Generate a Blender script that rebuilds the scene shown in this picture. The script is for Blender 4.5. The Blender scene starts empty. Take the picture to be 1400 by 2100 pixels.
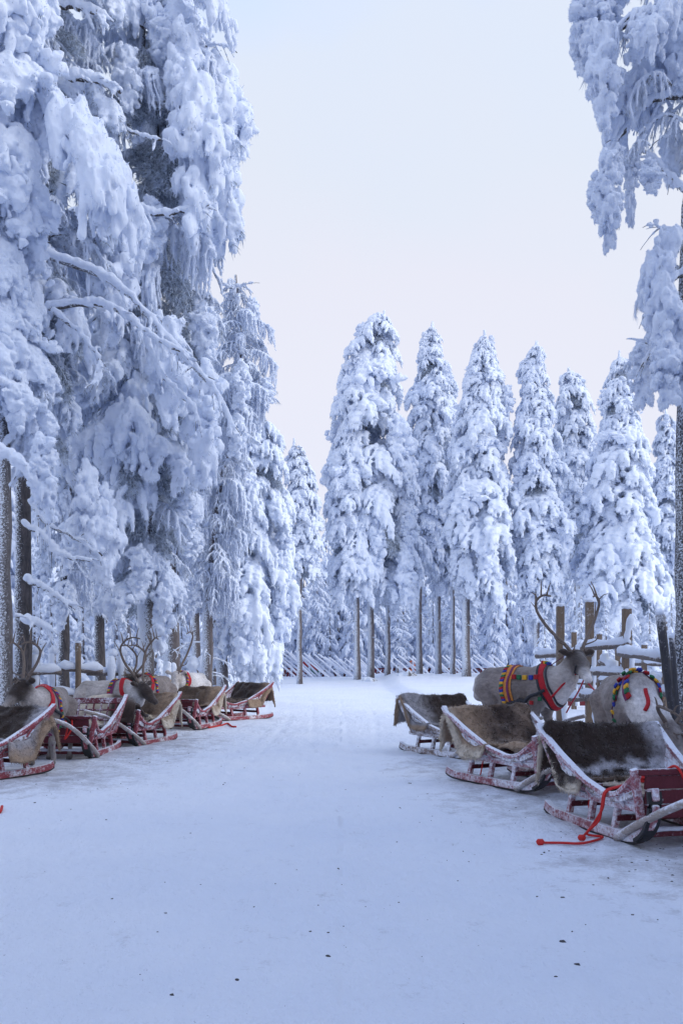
import bpy, math, random
import numpy as np
import openvdb
from mathutils import Vector, Matrix
from mathutils.bvhtree import BVHTree

random.seed(7)
RNG = np.random.default_rng(7)
SC = bpy.context.scene
COL = SC.collection
D = bpy.data

# ------------------------------------------------------------------ camera, sky, sun, exposure
F = 2042.0                      # focal length in photograph pixels
EYE = 1.5
HZ = 1343.0                     # horizon row
cam_d = D.cameras.new('camera')
cam = D.objects.new('camera', cam_d)
COL.objects.link(cam)
cam.location = (0, 0, EYE)
cam.rotation_euler = (math.radians(90), 0, 0)
cam_d.sensor_fit = 'VERTICAL'
cam_d.sensor_height = 36
cam_d.lens = 36 * F / 2100
cam_d.shift_y = (HZ - 1050) / 2100
cam_d.clip_start = 0.1
cam_d.clip_end = 3000
SC.camera = cam

SUN_EL, SUN_AZ = math.radians(32), math.radians(107)     # azimuth from +Y (view) clockwise: right, behind the camera
world = D.worlds.new('World')
SC.world = world
world.use_nodes = True
wn, wl = world.node_tree.nodes, world.node_tree.links
wn.clear()
w_out = wn.new('ShaderNodeOutputWorld')
w_bg = wn.new('ShaderNodeBackground')
w_bg.inputs['Strength'].default_value = 0.1
sky = wn.new('ShaderNodeTexSky')
sky.sky_type = 'NISHITA'
sky.sun_disc = False
sky.sun_elevation = SUN_EL
sky.sun_rotation = SUN_AZ
w_tc = wn.new('ShaderNodeTexCoord')
w_sep = wn.new('ShaderNodeSeparateXYZ')
wl.new(w_tc.outputs['Generated'], w_sep.inputs[0])
w_ramp = wn.new('ShaderNodeValToRGB')                    # overcast layer: pale and faintly warm low down, bluer overhead
cr = w_ramp.color_ramp
CLOUD = [(0.0, (.55, .555, .64)), (.18, (.565, .57, .64)), (.32, (.56, .565, .635)), (.44, (.53, .565, .64)), (.56, (.515, .565, .66)),
         (.70, (.455, .55, .75)), (1.0, (.39, .52, .88))]
while len(cr.elements) < len(CLOUD):
    cr.elements.new(.5)
for e, (p, c) in zip(cr.elements, CLOUD):
    e.position = p
    e.color = (*c, 1)
w_noise = wn.new('ShaderNodeTexNoise')
w_noise.inputs['Scale'].default_value = 2.4
w_noise.inputs['Detail'].default_value = 4
w_noise.inputs['Roughness'].default_value = .45
wl.new(w_tc.outputs['Generated'], w_noise.inputs['Vector'])
w_map = wn.new('ShaderNodeMapRange')
w_map.inputs['From Min'].default_value = .3
w_map.inputs['From Max'].default_value = .7
w_map.inputs['To Min'].default_value = -.17
w_map.inputs['To Max'].default_value = .17
wl.new(w_noise.outputs['Fac'], w_map.inputs['Value'])
w_add = wn.new('ShaderNodeMath')
w_add.operation = 'ADD'
wl.new(w_sep.outputs['Z'], w_add.inputs[0])
wl.new(w_map.outputs['Result'], w_add.inputs[1])
wl.new(w_add.outputs[0], w_ramp.inputs['Fac'])
w_mul = wn.new('ShaderNodeVectorMath')
w_mul.operation = 'SCALE'
w_mul.inputs['Scale'].default_value = 10.0
wl.new(w_ramp.outputs['Color'], w_mul.inputs[0])
w_mix = wn.new('ShaderNodeMix')
w_mix.data_type = 'RGBA'
w_mix.inputs[0].default_value = .93
wl.new(sky.outputs[0], w_mix.inputs[6])
wl.new(w_mul.outputs[0], w_mix.inputs[7])
wl.new(w_mix.outputs[2], w_bg.inputs['Color'])
wl.new(w_bg.outputs[0], w_out.inputs[0])

sun_d = D.lights.new('sun', 'SUN')
sun_d.energy = 1.45
sun_d.angle = math.radians(60)
sun_d.color = (1, .97, .90)
sun = D.objects.new('sun', sun_d)
COL.objects.link(sun)
sdir = Vector((math.sin(SUN_AZ) * math.cos(SUN_EL), math.cos(SUN_AZ) * math.cos(SUN_EL), math.sin(SUN_EL)))
sun.rotation_euler = sdir.to_track_quat('Z', 'Y').to_euler()

SC.view_settings.view_transform = 'Standard'
SC.view_settings.look = 'None'
SC.view_settings.exposure = .62
SC.view_settings.gamma = 1
SC.view_settings.use_curve_mapping = False
SC.render.engine = 'CYCLES'
SC.cycles.max_bounces = 12
SC.cycles.diffuse_bounces = 10
SC.cycles.use_denoising = True


def P(px, py, d):
    """Point seen at photograph pixel (px, py) at distance d."""
    return Vector(((px - 700) / F * d, d, EYE + (HZ - py) / F * d))


# ------------------------------------------------------------------ node materials
def mat(name):
    m = D.materials.new(name)
    m.use_nodes = True
    n, l = m.node_tree.nodes, m.node_tree.links
    b = n['Principled BSDF']
    return m, n, l, b


def noise(n, l, scale, detail=4, rough=.55, vec=None, obj=True, stretch=None):
    t = n.new('ShaderNodeTexNoise')
    t.inputs['Scale'].default_value = scale
    t.inputs['Detail'].default_value = detail
    t.inputs['Roughness'].default_value = rough
    c = n.new('ShaderNodeTexCoord')
    src = c.outputs['Object']
    if stretch:
        mp = n.new('ShaderNodeMapping')
        mp.inputs['Scale'].default_value = stretch
        l.new(src, mp.inputs[0])
        src = mp.outputs[0]
    l.new(src, t.inputs['Vector'])
    return t.outputs['Fac']


def mrange(n, l, v, a, b, c=0., d=1.):
    r = n.new('ShaderNodeMapRange')
    for k, x in zip(('From Min', 'From Max', 'To Min', 'To Max'), (a, b, c, d)):
        r.inputs[k].default_value = x
    l.new(v, r.inputs['Value'])
    return r.outputs['Result']


def mathn(n, l, op, a, b):
    m = n.new('ShaderNodeMath')
    m.operation = op
    for i, x in enumerate((a, b)):
        if isinstance(x, (int, float)):
            m.inputs[i].default_value = x
        else:
            l.new(x, m.inputs[i])
    return m.outputs[0]


def mixc(n, l, f, a, b):
    m = n.new('ShaderNodeMix')
    m.data_type = 'RGBA'
    if isinstance(f, (int, float)):
        m.inputs[0].default_value = f
    else:
        l.new(f, m.inputs[0])
    for i, x in ((6, a), (7, b)):
        if isinstance(x, tuple):
            m.inputs[i].default_value = (*x[:3], 1)
        else:
            l.new(x, m.inputs[i])
    return m.outputs[2]


def bump(n, l, b, h, strength, dist=.02):
    x = n.new('ShaderNodeBump')
    x.inputs['Strength'].default_value = strength
    x.inputs['Distance'].default_value = dist
    l.new(h, x.inputs['Height'])
    l.new(x.outputs[0], b.inputs['Normal'])


SNOW_C = (.735, .79, .895)


def make_snow(name, scale, dist):
    m, n, l, b = mat(name)
    h1 = noise(n, l, scale, 5, .62)
    b.inputs['Base Color'].default_value = (*SNOW_C, 1)
    b.inputs['Roughness'].default_value = .85
    b.inputs['Specular IOR Level'].default_value = .15
    bump(n, l, b, h1, .55, dist)
    return m


M_SNOW = make_snow('snow_on_branches', 14, .05)
M_SNOWFINE = make_snow('snow_on_wood', 30, .02)


def make_frost(name, dark, frost, lo, hi, scale):
    m, n, l, b = mat(name)
    f = mrange(n, l, noise(n, l, scale, 3, .6), lo, hi)
    l.new(mixc(n, l, f, dark, frost), b.inputs['Base Color'])
    b.inputs['Roughness'].default_value = .9
    b.inputs['Specular IOR Level'].default_value = .1
    return m


M_TWIG = make_frost('frosted_twigs', (.22, .25, .29), (.72, .77, .86), .30, .52, 9)
M_NEEDLE = make_frost('frosted_needles', (.11, .13, .145), (.62, .68, .77), .30, .55, 11)


def make_bark(name, dark, mid, frost_bias):
    """Bark with wind-blown frost that sticks to one side of the trunk."""
    m, n, l, b = mat(name)
    v = noise(n, l, 26, 5, .65, stretch=(1, 1, .25))
    base = mixc(n, l, mrange(n, l, v, .35, .65), dark, mid)
    g = n.new('ShaderNodeNewGeometry')
    s = n.new('ShaderNodeVectorMath')
    s.operation = 'DOT_PRODUCT'
    s.inputs[1].default_value = Vector((-.86, -.35, .3)).normalized()
    l.new(g.outputs['Normal'], s.inputs[0])
    sp = noise(n, l, 38, 6, .75)
    t = mathn(n, l, 'ADD', sp, mathn(n, l, 'MULTIPLY', s.outputs['Value'], .24))
    f = mrange(n, l, t, .60 - frost_bias, .72 - frost_bias)
    l.new(mixc(n, l, f, base, (.74, .79, .87)), b.inputs['Base Color'])
    b.inputs['Roughness'].default_value = .9
    bump(n, l, b, v, .8, .03)
    return m


M_BARK = make_bark('frosted_bark', (.04, .037, .04), (.11, .095, .095), -.035)
M_BARK2 = make_bark('bare_pine_bark', (.085, .072, .074), (.17, .145, .145), .05)
M_BARK3 = make_bark('snow_plastered_bark', (.08, .075, .08), (.16, .145, .145), .17)
M_BARKR = make_bark('dark_speckled_bark', (.03, .028, .032), (.085, .075, .08), -.09)
M_LIMB = make_bark('frosted_limb', (.05, .045, .045), (.11, .095, .09), .06)


def make_wood(name, a, b_, frost, lo, hi, grain=(3, 22, 22)):
    """Painted or weathered wood with frost rubbed over it, more on upward faces."""
    m, n, l, b = mat(name)
    g = noise(n, l, 3, 5, .6, stretch=grain)
    base = mixc(n, l, mrange(n, l, g, .3, .7), a, b_)
    ge = n.new('ShaderNodeNewGeometry')
    sx = n.new('ShaderNodeSeparateXYZ')
    l.new(ge.outputs['Normal'], sx.inputs[0])
    up = mathn(n, l, 'MULTIPLY', mathn(n, l, 'MAXIMUM', sx.outputs['Z'], -.15), .17)
    v = mathn(n, l, 'ADD', mathn(n, l, 'ADD', mathn(n, l, 'MULTIPLY', noise(n, l, 5, 6, .72, stretch=tuple(.35 + .65 * q / 22 for q in grain)), .55),
                                 mathn(n, l, 'MULTIPLY', noise(n, l, 34, 4, .7), .45)), up)
    l.new(mixc(n, l, mrange(n, l, v, lo, hi), base, frost), b.inputs['Base Color'])
    b.inputs['Roughness'].default_value = .75
    bump(n, l, b, mathn(n, l, 'ADD', g, v), .5, .006)
    return m


FR = (.76, .78, .85)
M_RED = make_wood('frosted_red_paint', (.235, .06, .078), (.33, .115, .135), FR, .43, .585)
M_REDL = make_wood('worn_red_paint', (.235, .035, .05), (.33, .075, .092), FR, .50, .63)
M_REDD = make_wood('dark_red_paint', (.085, .009, .018), (.135, .018, .03), FR, .57, .74)
M_GREYW = make_wood('frosted_grey_wood', (.16, .12, .11), (.28, .22, .2), FR, .44, .54)
M_POLE = make_wood('pale_pole_wood', (.26, .22, .2), (.42, .37, .34), FR, .50, .64)
M_POST = make_wood('brown_post_wood', (.125, .092, .066), (.215, .155, .11), FR, .57, .72, grain=(22, 22, 3))
M_DPOST = make_wood('dark_post_wood', (.028, .028, .035), (.07, .07, .08), FR, .58, .74, grain=(22, 22, 3))
M_RAIL = make_wood('fence_rail_wood', (.09, .075, .07), (.2, .165, .15), FR, .52, .66)
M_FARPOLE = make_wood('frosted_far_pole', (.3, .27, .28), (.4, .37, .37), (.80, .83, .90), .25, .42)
M_PICKET = make_wood('dark_red_picket', (.13, .012, .02), (.2, .03, .04), FR, .66, .8)


def flat(name, c, rough=.7, bumps=0, bs=60):
    m, n, l, b = mat(name)
    v = noise(n, l, bs, 3)
    l.new(mixc(n, l, mrange(n, l, v, .3, .7), tuple(x * .75 for x in c), tuple(min(1, x * 1.2) for x in c)), b.inputs['Base Color'])
    b.inputs['Roughness'].default_value = rough
    if bumps:
        bump(n, l, b, v, bumps, .004)
    return m


M_STEEL = flat('black_runner_shoe', (.012, .012, .015), .5)
M_ROPE = flat('red_rope', (.55, .018, .015), .7, .6, 120)
M_STRAPR = flat('red_felt', (.42, .012, .022), .85, .3)
M_STRAPD = flat('dark_strap', (.02, .022, .03), .6, .2)
M_STRAPO = flat('orange_band', (.60, .23, .05), .8, .3)
M_STRAPP = flat('woven_purple_band', (.16, .03, .10), .8, .3)
TASSEL = [flat('tassel_yellow', (.68, .36, .03), .9), flat('tassel_green', (.02, .14, .06), .9),
          flat('tassel_red', (.36, .014, .02), .9), flat('tassel_blue', (.025, .045, .32), .9)]
M_ANTLER = flat('antler_velvet', (.15, .115, .095), .7, .4, 40)
M_EYE = flat('dark_eye', (.006, .005, .005), .15)
M_HOOF = flat('dark_hoof', (.03, .027, .026), .5)
M_DIRT = flat('dirt_crumb', (.07, .065, .07), .9)
M_BANNER = flat('banner_cloth', (.35, .03, .04), .8)
M_BANNERG = flat('banner_green', (.05, .13, .12), .8)
M_ORANGE = flat('orange_tape', (.75, .18, .06), .7)
M_LEASH = flat('red_leash', (.42, .03, .05), .7)
M_BLUE = flat('grey_blue_strap', (.16, .24, .32), .7)


def make_fur(name, scale, stretch):
    m, n, l, b = mat(name)
    a = n.new('ShaderNodeVertexColor')
    a.layer_name = 'coat'
    v = noise(n, l, scale, 5, .7, stretch=stretch)
    f = mrange(n, l, v, .25, .75, .62, 1.38)
    s = n.new('ShaderNodeVectorMath')
    s.operation = 'SCALE'
    l.new(a.outputs['Color'], s.inputs[0])
    l.new(f, s.inputs['Scale'])
    fr = mrange(n, l, noise(n, l, 24, 6, .8), .67, .73, 0, .6)
    l.new(mixc(n, l, fr, s.outputs[0], (.72, .75, .82)), b.inputs['Base Color'])
    b.inputs['Roughness'].default_value = .95
    b.inputs['Specular IOR Level'].default_value = .08
    b.inputs['Sheen Weight'].default_value = .25
    bump(n, l, b, v, .7, .015)
    return m


M_COAT = make_fur('reindeer_coat', 30, (.5, 1, 1))
M_HIDE = make_fur('reindeer_hide', 18, (1, 1, 1))


# ------------------------------------------------------------------ object helpers
def obj(name, verts, faces, material, parent=None, smooth=True, mats=None, midx=None, coat=None):
    me = D.meshes.new(name)
    if isinstance(verts, np.ndarray):
        verts = verts.tolist()
    if isinstance(faces, np.ndarray):
        faces = faces.tolist()
    me.from_pydata(verts, [], faces)
    for m in (mats or [material]):
        me.materials.append(m)
    if midx is not None:
        me.polygons.foreach_set('material_index', np.asarray(midx, 'i4'))
    if smooth:
        me.polygons.foreach_set('use_smooth', np.ones(len(me.polygons), bool))
    if coat is not None:
        ca = me.color_attributes.new('coat', 'FLOAT_COLOR', 'POINT')
        c4 = np.ones((len(me.vertices), 4), 'f4')
        c4[:, :3] = coat
        ca.data.foreach_set('color', c4.ravel())
    me.update()
    o = D.objects.new(name, me)
    COL.objects.link(o)
    if parent:
        o.parent = parent
    return o


def link(name, mesh, parent=None):
    o = D.objects.new(name, mesh)
    COL.objects.link(o)
    if parent:
        o.parent = parent
    return o


def empty(name, loc, rz=0):
    o = D.objects.new(name, None)
    o.empty_display_size = .2
    COL.objects.link(o)
    o.location = loc
    o.rotation_euler = (0, 0, rz)
    return o


def tag(o, label, cat, group=None, kind=None):
    if label:
        o['label'] = label
    if cat:
        o['category'] = cat
    if group:
        o['group'] = group
    if kind:
        o['kind'] = kind
    return o


class MB:
    def __init__(s):
        s.v, s.f = [], []

    def add(s, v, f):
        k = len(s.v)
        s.v += [tuple(x) for x in v]
        s.f += [tuple(i + k for i in q) for q in f]

    def box(s, c, size, R=None):
        hx, hy, hz = (x / 2 for x in size)
        v = [Vector((x, y, z)) for x in (-hx, hx) for y in (-hy, hy) for z in (-hz, hz)]
        if R is not None:
            v = [R @ p for p in v]
        c = Vector(c)
        s.add([p + c for p in v], [(0, 1, 3, 2), (4, 6, 7, 5), (0, 4, 5, 1), (2, 3, 7, 6), (0, 2, 6, 4), (1, 5, 7, 3)])

    def beam(s, a, b, w, h, up=(0, 0, 1)):
        """Rectangular bar from a to b (w across, h along up)."""
        a, b = Vector(a), Vector(b)
        x = (b - a).normalized()
        y = Vector(up).cross(x)
        if y.length < 1e-4:
            y = Vector((0, 1, 0)).cross(x)
        y.normalize()
        z = x.cross(y)
        R = Matrix((x, y, z)).transposed()
        s.box((a + b) / 2, ((b - a).length, w, h), R)

    def sweep(s, pts, half, up=(0, 0, 1)):
        """Rectangular section (half = (w/2, h/2) or list) swept along pts."""
        n = len(pts)
        pts = [Vector(p) for p in pts]
        v = []
        for i, p in enumerate(pts):
            t = (pts[min(i + 1, n - 1)] - pts[max(i - 1, 0)]).normalized()
            y = Vector(up).cross(t).normalized()
            z = t.cross(y)
            w, h = half[i] if isinstance(half, list) else half
            v += [p + y * w + z * h, p - y * w + z * h, p - y * w - z * h, p + y * w - z * h]
        f = [(3, 2, 1, 0), tuple(4 * (n - 1) + k for k in range(4))]
        for i in range(n - 1):
            for k in range(4):
                f.append((4 * i + k, 4 * i + (k + 1) % 4, 4 * i + 4 + (k + 1) % 4, 4 * i + 4 + k))
        s.add(v, f)

    def tube(s, pts, rad, seg=8, wob=0, rnd=None, cap=True):
        n = len(pts)
        pts = [Vector(p) for p in pts]
        v = []
        ref = None
        for i, p in enumerate(pts):
            t = (pts[min(i + 1, n - 1)] - pts[max(i - 1, 0)])
            t = t.normalized() if t.length > 1e-9 else Vector((0, 0, 1))
            if ref is None:
                ref = Vector((0, 0, 1)) if abs(t.z) < .8 else Vector((1, 0, 0))
            y = ref.cross(t)
            if y.length < 1e-5:
                y = Vector((0, 1, 0)).cross(t)
            y.normalize()
            z = t.cross(y)
            ref = z
            r = rad[i] if isinstance(rad, (list, tuple, np.ndarray)) else rad
            for k in range(seg):
                a = 2 * math.pi * k / seg
                rr = r * (1 + (random.uniform(-wob, wob) if wob else 0))
                v.append(p + (y * math.cos(a) + z * math.sin(a)) * rr)
        f = []
        for i in range(n - 1):
            for k in range(seg):
                f.append((i * seg + k, i * seg + (k + 1) % seg, (i + 1) * seg + (k + 1) % seg, (i + 1) * seg + k))
        if cap:
            f += [tuple(range(seg - 1, -1, -1)), tuple((n - 1) * seg + k for k in range(seg))]
        s.add(v, f)

    def build(s, name, m, parent=None, smooth=False, bevel=0):
        o = obj(name, s.v, s.f, m, parent, smooth)
        if bevel:
            b = o.modifiers.new('bevel', 'BEVEL')
            b.width = bevel
            b.segments = 2
            b.limit_method = 'ANGLE'
        return o


def spline(pts, n):
    """Catmull-Rom through pts, n samples."""
    p = np.array([list(x) for x in pts], float)
    p = np.vstack([2 * p[0] - p[1], p, 2 * p[-1] - p[-2]])
    out = []
    m = len(p) - 3
    for t in np.linspace(0, m - 1e-6, n):
        i = int(t)
        u = t - i
        a, b, c, d = p[i:i + 4]
        out.append(.5 * ((2 * b) + (c - a) * u + (2 * a - 5 * b + 4 * c - d) * u * u + (3 * b - a - 3 * c + d) * u ** 3))
    return np.array(out)


# ------------------------------------------------------------------ signed-distance modelling for soft, grown-together shapes
def vnoise(shape, cell, rng):
    """Smooth value noise on a voxel grid, lattice spacing 'cell' voxels, values about -1..1."""
    n = [int(s / cell) + 3 for s in shape]
    a = rng.uniform(-1, 1, n).astype('f4')
    for ax, s in enumerate(shape):
        t = np.arange(s, dtype='f4') / cell
        i = t.astype(int)
        u = t - i
        u = u * u * (3 - 2 * u)
        sh = [1, 1, 1]
        sh[ax] = s
        u = u.reshape(sh)
        a = np.take(a, i, ax) * (1 - u) + np.take(a, i + 1, ax) * u
    return a


class Field:
    def __init__(s, lo, hi, vox):
        s.lo = np.array(lo, float)
        s.vox = vox
        s.n = [int(math.ceil((b - a) / vox)) + 1 for a, b in zip(lo, hi)]
        s.a = np.full(s.n, .25, 'f4')
        s.ax = [s.lo[k] + np.arange(s.n[k]) * vox for k in range(3)]

    def cap(s, a, b, ra, rb, k=.04, sq=(1, 1, 1)):
        a, b, sq = np.array(a, float), np.array(b, float), np.array(sq, float)
        m = max(ra, rb) * max(1, 1 / sq.min()) + .12
        i0 = np.maximum(0, np.floor((np.minimum(a, b) - m - s.lo) / s.vox).astype(int))
        i1 = np.minimum(s.n, np.ceil((np.maximum(a, b) + m - s.lo) / s.vox).astype(int) + 1)
        if (i1 <= i0).any():
            return
        X, Y, Z = np.meshgrid(*[s.ax[q][i0[q]:i1[q]] for q in range(3)], indexing='ij', sparse=True)
        d = (b - a) * sq
        px, py, pz = (X - a[0]) * sq[0], (Y - a[1]) * sq[1], (Z - a[2]) * sq[2]
        dd = max(1e-9, d @ d)
        t = np.clip((px * d[0] + py * d[1] + pz * d[2]) / dd, 0, 1)
        v = np.sqrt((px - d[0] * t) ** 2 + (py - d[1] * t) ** 2 + (pz - d[2] * t) ** 2) - (ra + (rb - ra) * t)
        sub = s.a[i0[0]:i1[0], i0[1]:i1[1], i0[2]:i1[2]]
        h = np.clip(.5 + .5 * (sub - v) / k, 0, 1)
        sub[...] = sub * (1 - h) + v * h - k * h * (1 - h)

    def add_noise(s, amp, size, rng):
        s.a += amp * vnoise(s.n, size / s.vox, rng)

    def mesh(s):
        s.a[[0, -1]] = .25
        s.a[:, [0, -1]] = .25
        s.a[:, :, [0, -1]] = .25
        g = openvdb.FloatGrid(.25)
        g.copyFromArray(s.a)
        r = g.convertToPolygons(isovalue=0.0, adaptivity=0.0)
        return r[0] * s.vox + s.lo, r[-1]


def cones(pts, dirs, lens, rads):
    """Many thin three-sided spikes."""
    n = len(pts)
    d = dirs / np.linalg.norm(dirs, axis=1, keepdims=True)
    ref = np.where(np.abs(d[:, 2:3]) < .8, np.array([[0, 0, 1.]]), np.array([[1., 0, 0]]))
    y = np.cross(ref, d)
    y /= np.linalg.norm(y, axis=1, keepdims=True)
    z = np.cross(d, y)
    v = np.empty((n, 4, 3))
    for k in range(3):
        a = 2 * math.pi * k / 3
        v[:, k] = pts + (y * math.cos(a) + z * math.sin(a)) * rads[:, None]
    v[:, 3] = pts + d * lens[:, None]
    i = np.arange(n)[:, None] * 4
    f = np.concatenate([i + np.array([[0, 1, 3]]), i + np.array([[1, 2, 3]]), i + np.array([[2, 0, 3]])])
    return v.reshape(-1, 3), f


# ------------------------------------------------------------------ snow-laden boughs (one metre long; shared by all trees)
def bough_mesh(name, kind, seed, vox=.02, twigs=420):
    g = np.random.default_rng(seed)
    R = lambda a, b: g.uniform(a, b)
    fl = Field((-.25, -.75, -1.15), (1.3, .75, .45), vox)
    limb_pts = []
    hang = []
    if kind == 'pad':                       # fan of drooping paws
        dr = R(.35, .6)
        lp = lambda t: np.array([t * .95, .05 * math.sin(4 * t + seed), .16 * math.sin(math.pi * min(1, t * 1.1)) - dr * t ** 2])
        T = np.linspace(0, 1, 9)
        for i in range(8):
            fl.cap(lp(T[i]), lp(T[i + 1]), .055 + .03 * T[i], .06 + .03 * T[i + 1], .05)
        for j in range(13):
            t = R(.12, 1)
            s = 1 if j % 2 else -1
            a = math.radians(R(15, 70))
            L = R(.25, .5) * (1 - .45 * t) + .05
            p = lp(t)
            d = np.array([math.cos(a), s * math.sin(a), R(-.1, .15)])
            rr = R(.065, .11)
            for q in range(4):
                p2 = p + d * L / 4
                p2[2] += -.018 * q * q * R(.6, 1.4)
                fl.cap(p + np.array([0, 0, R(0, .02)]), p2, rr * R(.85, 1.15), rr * R(.75, 1.05), .03)
                if R(0, 1) < .75:
                    hang.append((p2.copy(), rr))
                p = p2
                rr *= .93
            e = p + np.array([d[0] * .06, d[1] * .06, -R(.08, .25)])
            fl.cap(p, e, rr, rr * .45, .03)
        for p, rr in hang:
            e = p + np.array([R(-.03, .06), R(-.05, .05), -R(.07, .22)])
            fl.cap(p, e, rr * .6, rr * .28, .03)
    elif kind == 'heavy':                   # thick lumpy snow blanket hanging like a cloak
        top = lambda t, y: .12 - .5 * t * t - .7 * abs(y) ** 1.5
        for j in range(30):
            t = R(0.02, 1) ** .8
            y = R(-.36, .36) * (.5 + .6 * t)
            p = np.array([t * .85, y, top(t, y)])
            rr = R(.08, .14)
            e = p + np.array([R(0, .14), y * .2, -R(.08, .32)])
            fl.cap(p, e, rr, rr * R(.5, .85), .04)
        for j in range(70):
            t = R(.02, 1.05)
            y = R(-.44, .44) * (.6 + .5 * t)
            p = np.array([t * .95, y, top(t, y) + R(-.22, .09)])
            d = g.normal(0, .05, 3)
            fl.cap(p, p + d, R(.035, .075), R(.03, .06), .018)
        for j in range(16):
            t = R(.2, 1)
            y = R(-.42, .42)
            p = np.array([t * .9, y, .02 - .55 * t * t - .6 * abs(y)])
            e = p + np.array([R(-.05, .12), R(-.1, .1), -R(.16, .36)])
            fl.cap(p, e, R(.04, .07), R(.02, .04), .02)
    elif kind == 'cluster':                 # long hanging cluster of rounded lumps with a ragged bottom
        for j in range(105):
            z = -R(0, .92)
            w = .07 + .17 * math.sin(math.pi * min(1, -z * 1.02 + .08)) * (1 + .25 * math.sin(9 * z + seed))
            an = R(0, 6.28)
            q = R(.35, 1.) ** .5
            p = np.array([.1 + w * q * math.cos(an), w * .8 * q * math.sin(an), z])
            rr = R(.035, .078)
            d = g.normal(0, .045, 3) - np.array([0, 0, .03])
            fl.cap(p, p + d, rr, rr * R(.6, 1.), .018)
        for j in range(12):
            z = -R(.4, .92)
            p = np.array([.1 + R(-.14, .14), R(-.12, .12), z])
            fl.cap(p, p + np.array([R(-.05, .05), R(-.05, .05), -R(.1, .22)]), R(.03, .05), R(.015, .025), .02)
        fl.cap((0, 0, .08), (.12, 0, -.3), .05, .1, .05)
        fl.cap((.1, 0, -.1), (.1, 0, -.8), .12, .08, .05)
    elif kind == 'curtain':                 # arching limb with frosted twigs hanging down from it
        lp = lambda t: np.array([t * 1.0, .06 * math.sin(5 * t + seed), .22 * math.sin(math.pi * t * .75) - .30 * t ** 2.4])
        T = np.linspace(0, 1, 11)
        for i in range(10):
            fl.cap(lp(T[i]), lp(T[i + 1]), .05 - .015 * T[i], .05 - .015 * T[i + 1], .03)
        for j in range(34):
            t = R(.1, 1)
            p = lp(t) + np.array([0, R(-.13, .13), 0])
            fl.cap(lp(t), p, .025, .022, .02)
            rr = R(.014, .03)
            for q in range(R(3, 6).__int__()):
                p2 = p + np.array([R(-.02, .05), R(-.035, .035), -R(.09, .17)])
                fl.cap(p, p2, rr * R(.7, 1.5), rr * R(.6, 1.2), .02)
                p = p2
                rr *= .9
    elif kind == 'tip':                     # leader: stacked lumps, pointing up (z), one metre tall
        fl = Field((-.45, -.45, -.25), (.45, .45, 1.15), vox)
        for j in range(26):
            z = R(-.1, 1)
            w = .24 * (1 - z) + .05
            a = R(0, 6.28)
            p = np.array([w * math.cos(a) * .75, w * math.sin(a) * .75, z])
            fl.cap(p, p + np.array([math.cos(a) * w * .5, math.sin(a) * w * .5, -R(.05, .16)]), R(.07, .10) * (1.15 - .5 * z), .045, .03)
        fl.cap((0, 0, -.2), (.05, 0, .86), .12, .075, .05)
        fl.cap((.05, 0, .86), (.10, .03, .98), .085, .06, .04)
    if kind != 'curtain':
        fl.add_noise(.030, .15, g)
        fl.add_noise(.026, .075, g)
        fl.add_noise(.014, .036, g)
    else:
        fl.add_noise(.010, .05, g)
        fl.add_noise(.005, .03, g)
    v, q = fl.mesh()
    # frosted needle sprays under and at the edge of the snow
    nrm_src = v[q]
    nr = np.cross(nrm_src[:, 2] - nrm_src[:, 0], nrm_src[:, 3] - nrm_src[:, 1])
    nr /= np.linalg.norm(nr, axis=1, keepdims=True) + 1e-9
    cen = nrm_src.mean(1)
    low = np.where(nr[:, 2] < -.15)[0]
    pick = g.choice(low, twigs)
    base = cen[pick] - nr[pick] * .02
    outw = np.stack([np.ones(twigs) * .25 if kind != 'tip' else cen[pick, 0], cen[pick, 1] * .8, -np.ones(twigs) * .75], 1)
    dirs = outw + nr[pick] * .55 + g.normal(0, .33, (twigs, 3))
    ln = g.uniform(.05, .15, twigs) * {'pad': 1.0, 'heavy': .6, 'cluster': .5}.get(kind, .7)
    tv, tf = cones(base, dirs, ln, g.uniform(.006, .014, twigs))
    hn = {'pad': 500, 'heavy': 900, 'cluster': 900, 'curtain': 1100, 'tip': 250}[kind] if vox < .03 else 60
    pick = g.choice(len(cen), hn)
    hv, hf = cones(cen[pick] - nr[pick] * .008, nr[pick] + g.normal(0, .55, (hn, 3)) + np.array([0, 0, -.25]), g.uniform(.02, .055, hn), g.uniform(.005, .010, hn))
    tf = np.vstack([tf, hf + len(tv)])
    tv = np.vstack([tv, hv])
    faces = q.tolist() + (tf + len(v)).tolist()
    me = D.meshes.new(name)
    me.from_pydata(np.vstack([v, tv]).tolist(), [], faces)
    me.materials.append(M_SNOW)
    me.materials.append(M_NEEDLE if kind == 'pad' else M_TWIG)
    me.polygons.foreach_set('material_index', np.r_[np.zeros(len(q), 'i4'), np.ones(len(tf) - len(hf), 'i4'), np.zeros(len(hf), 'i4')])
    me.polygons.foreach_set('use_smooth', np.r_[np.ones(len(q), bool), np.zeros(len(tf), bool)])
    me.update()
    return me


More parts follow.
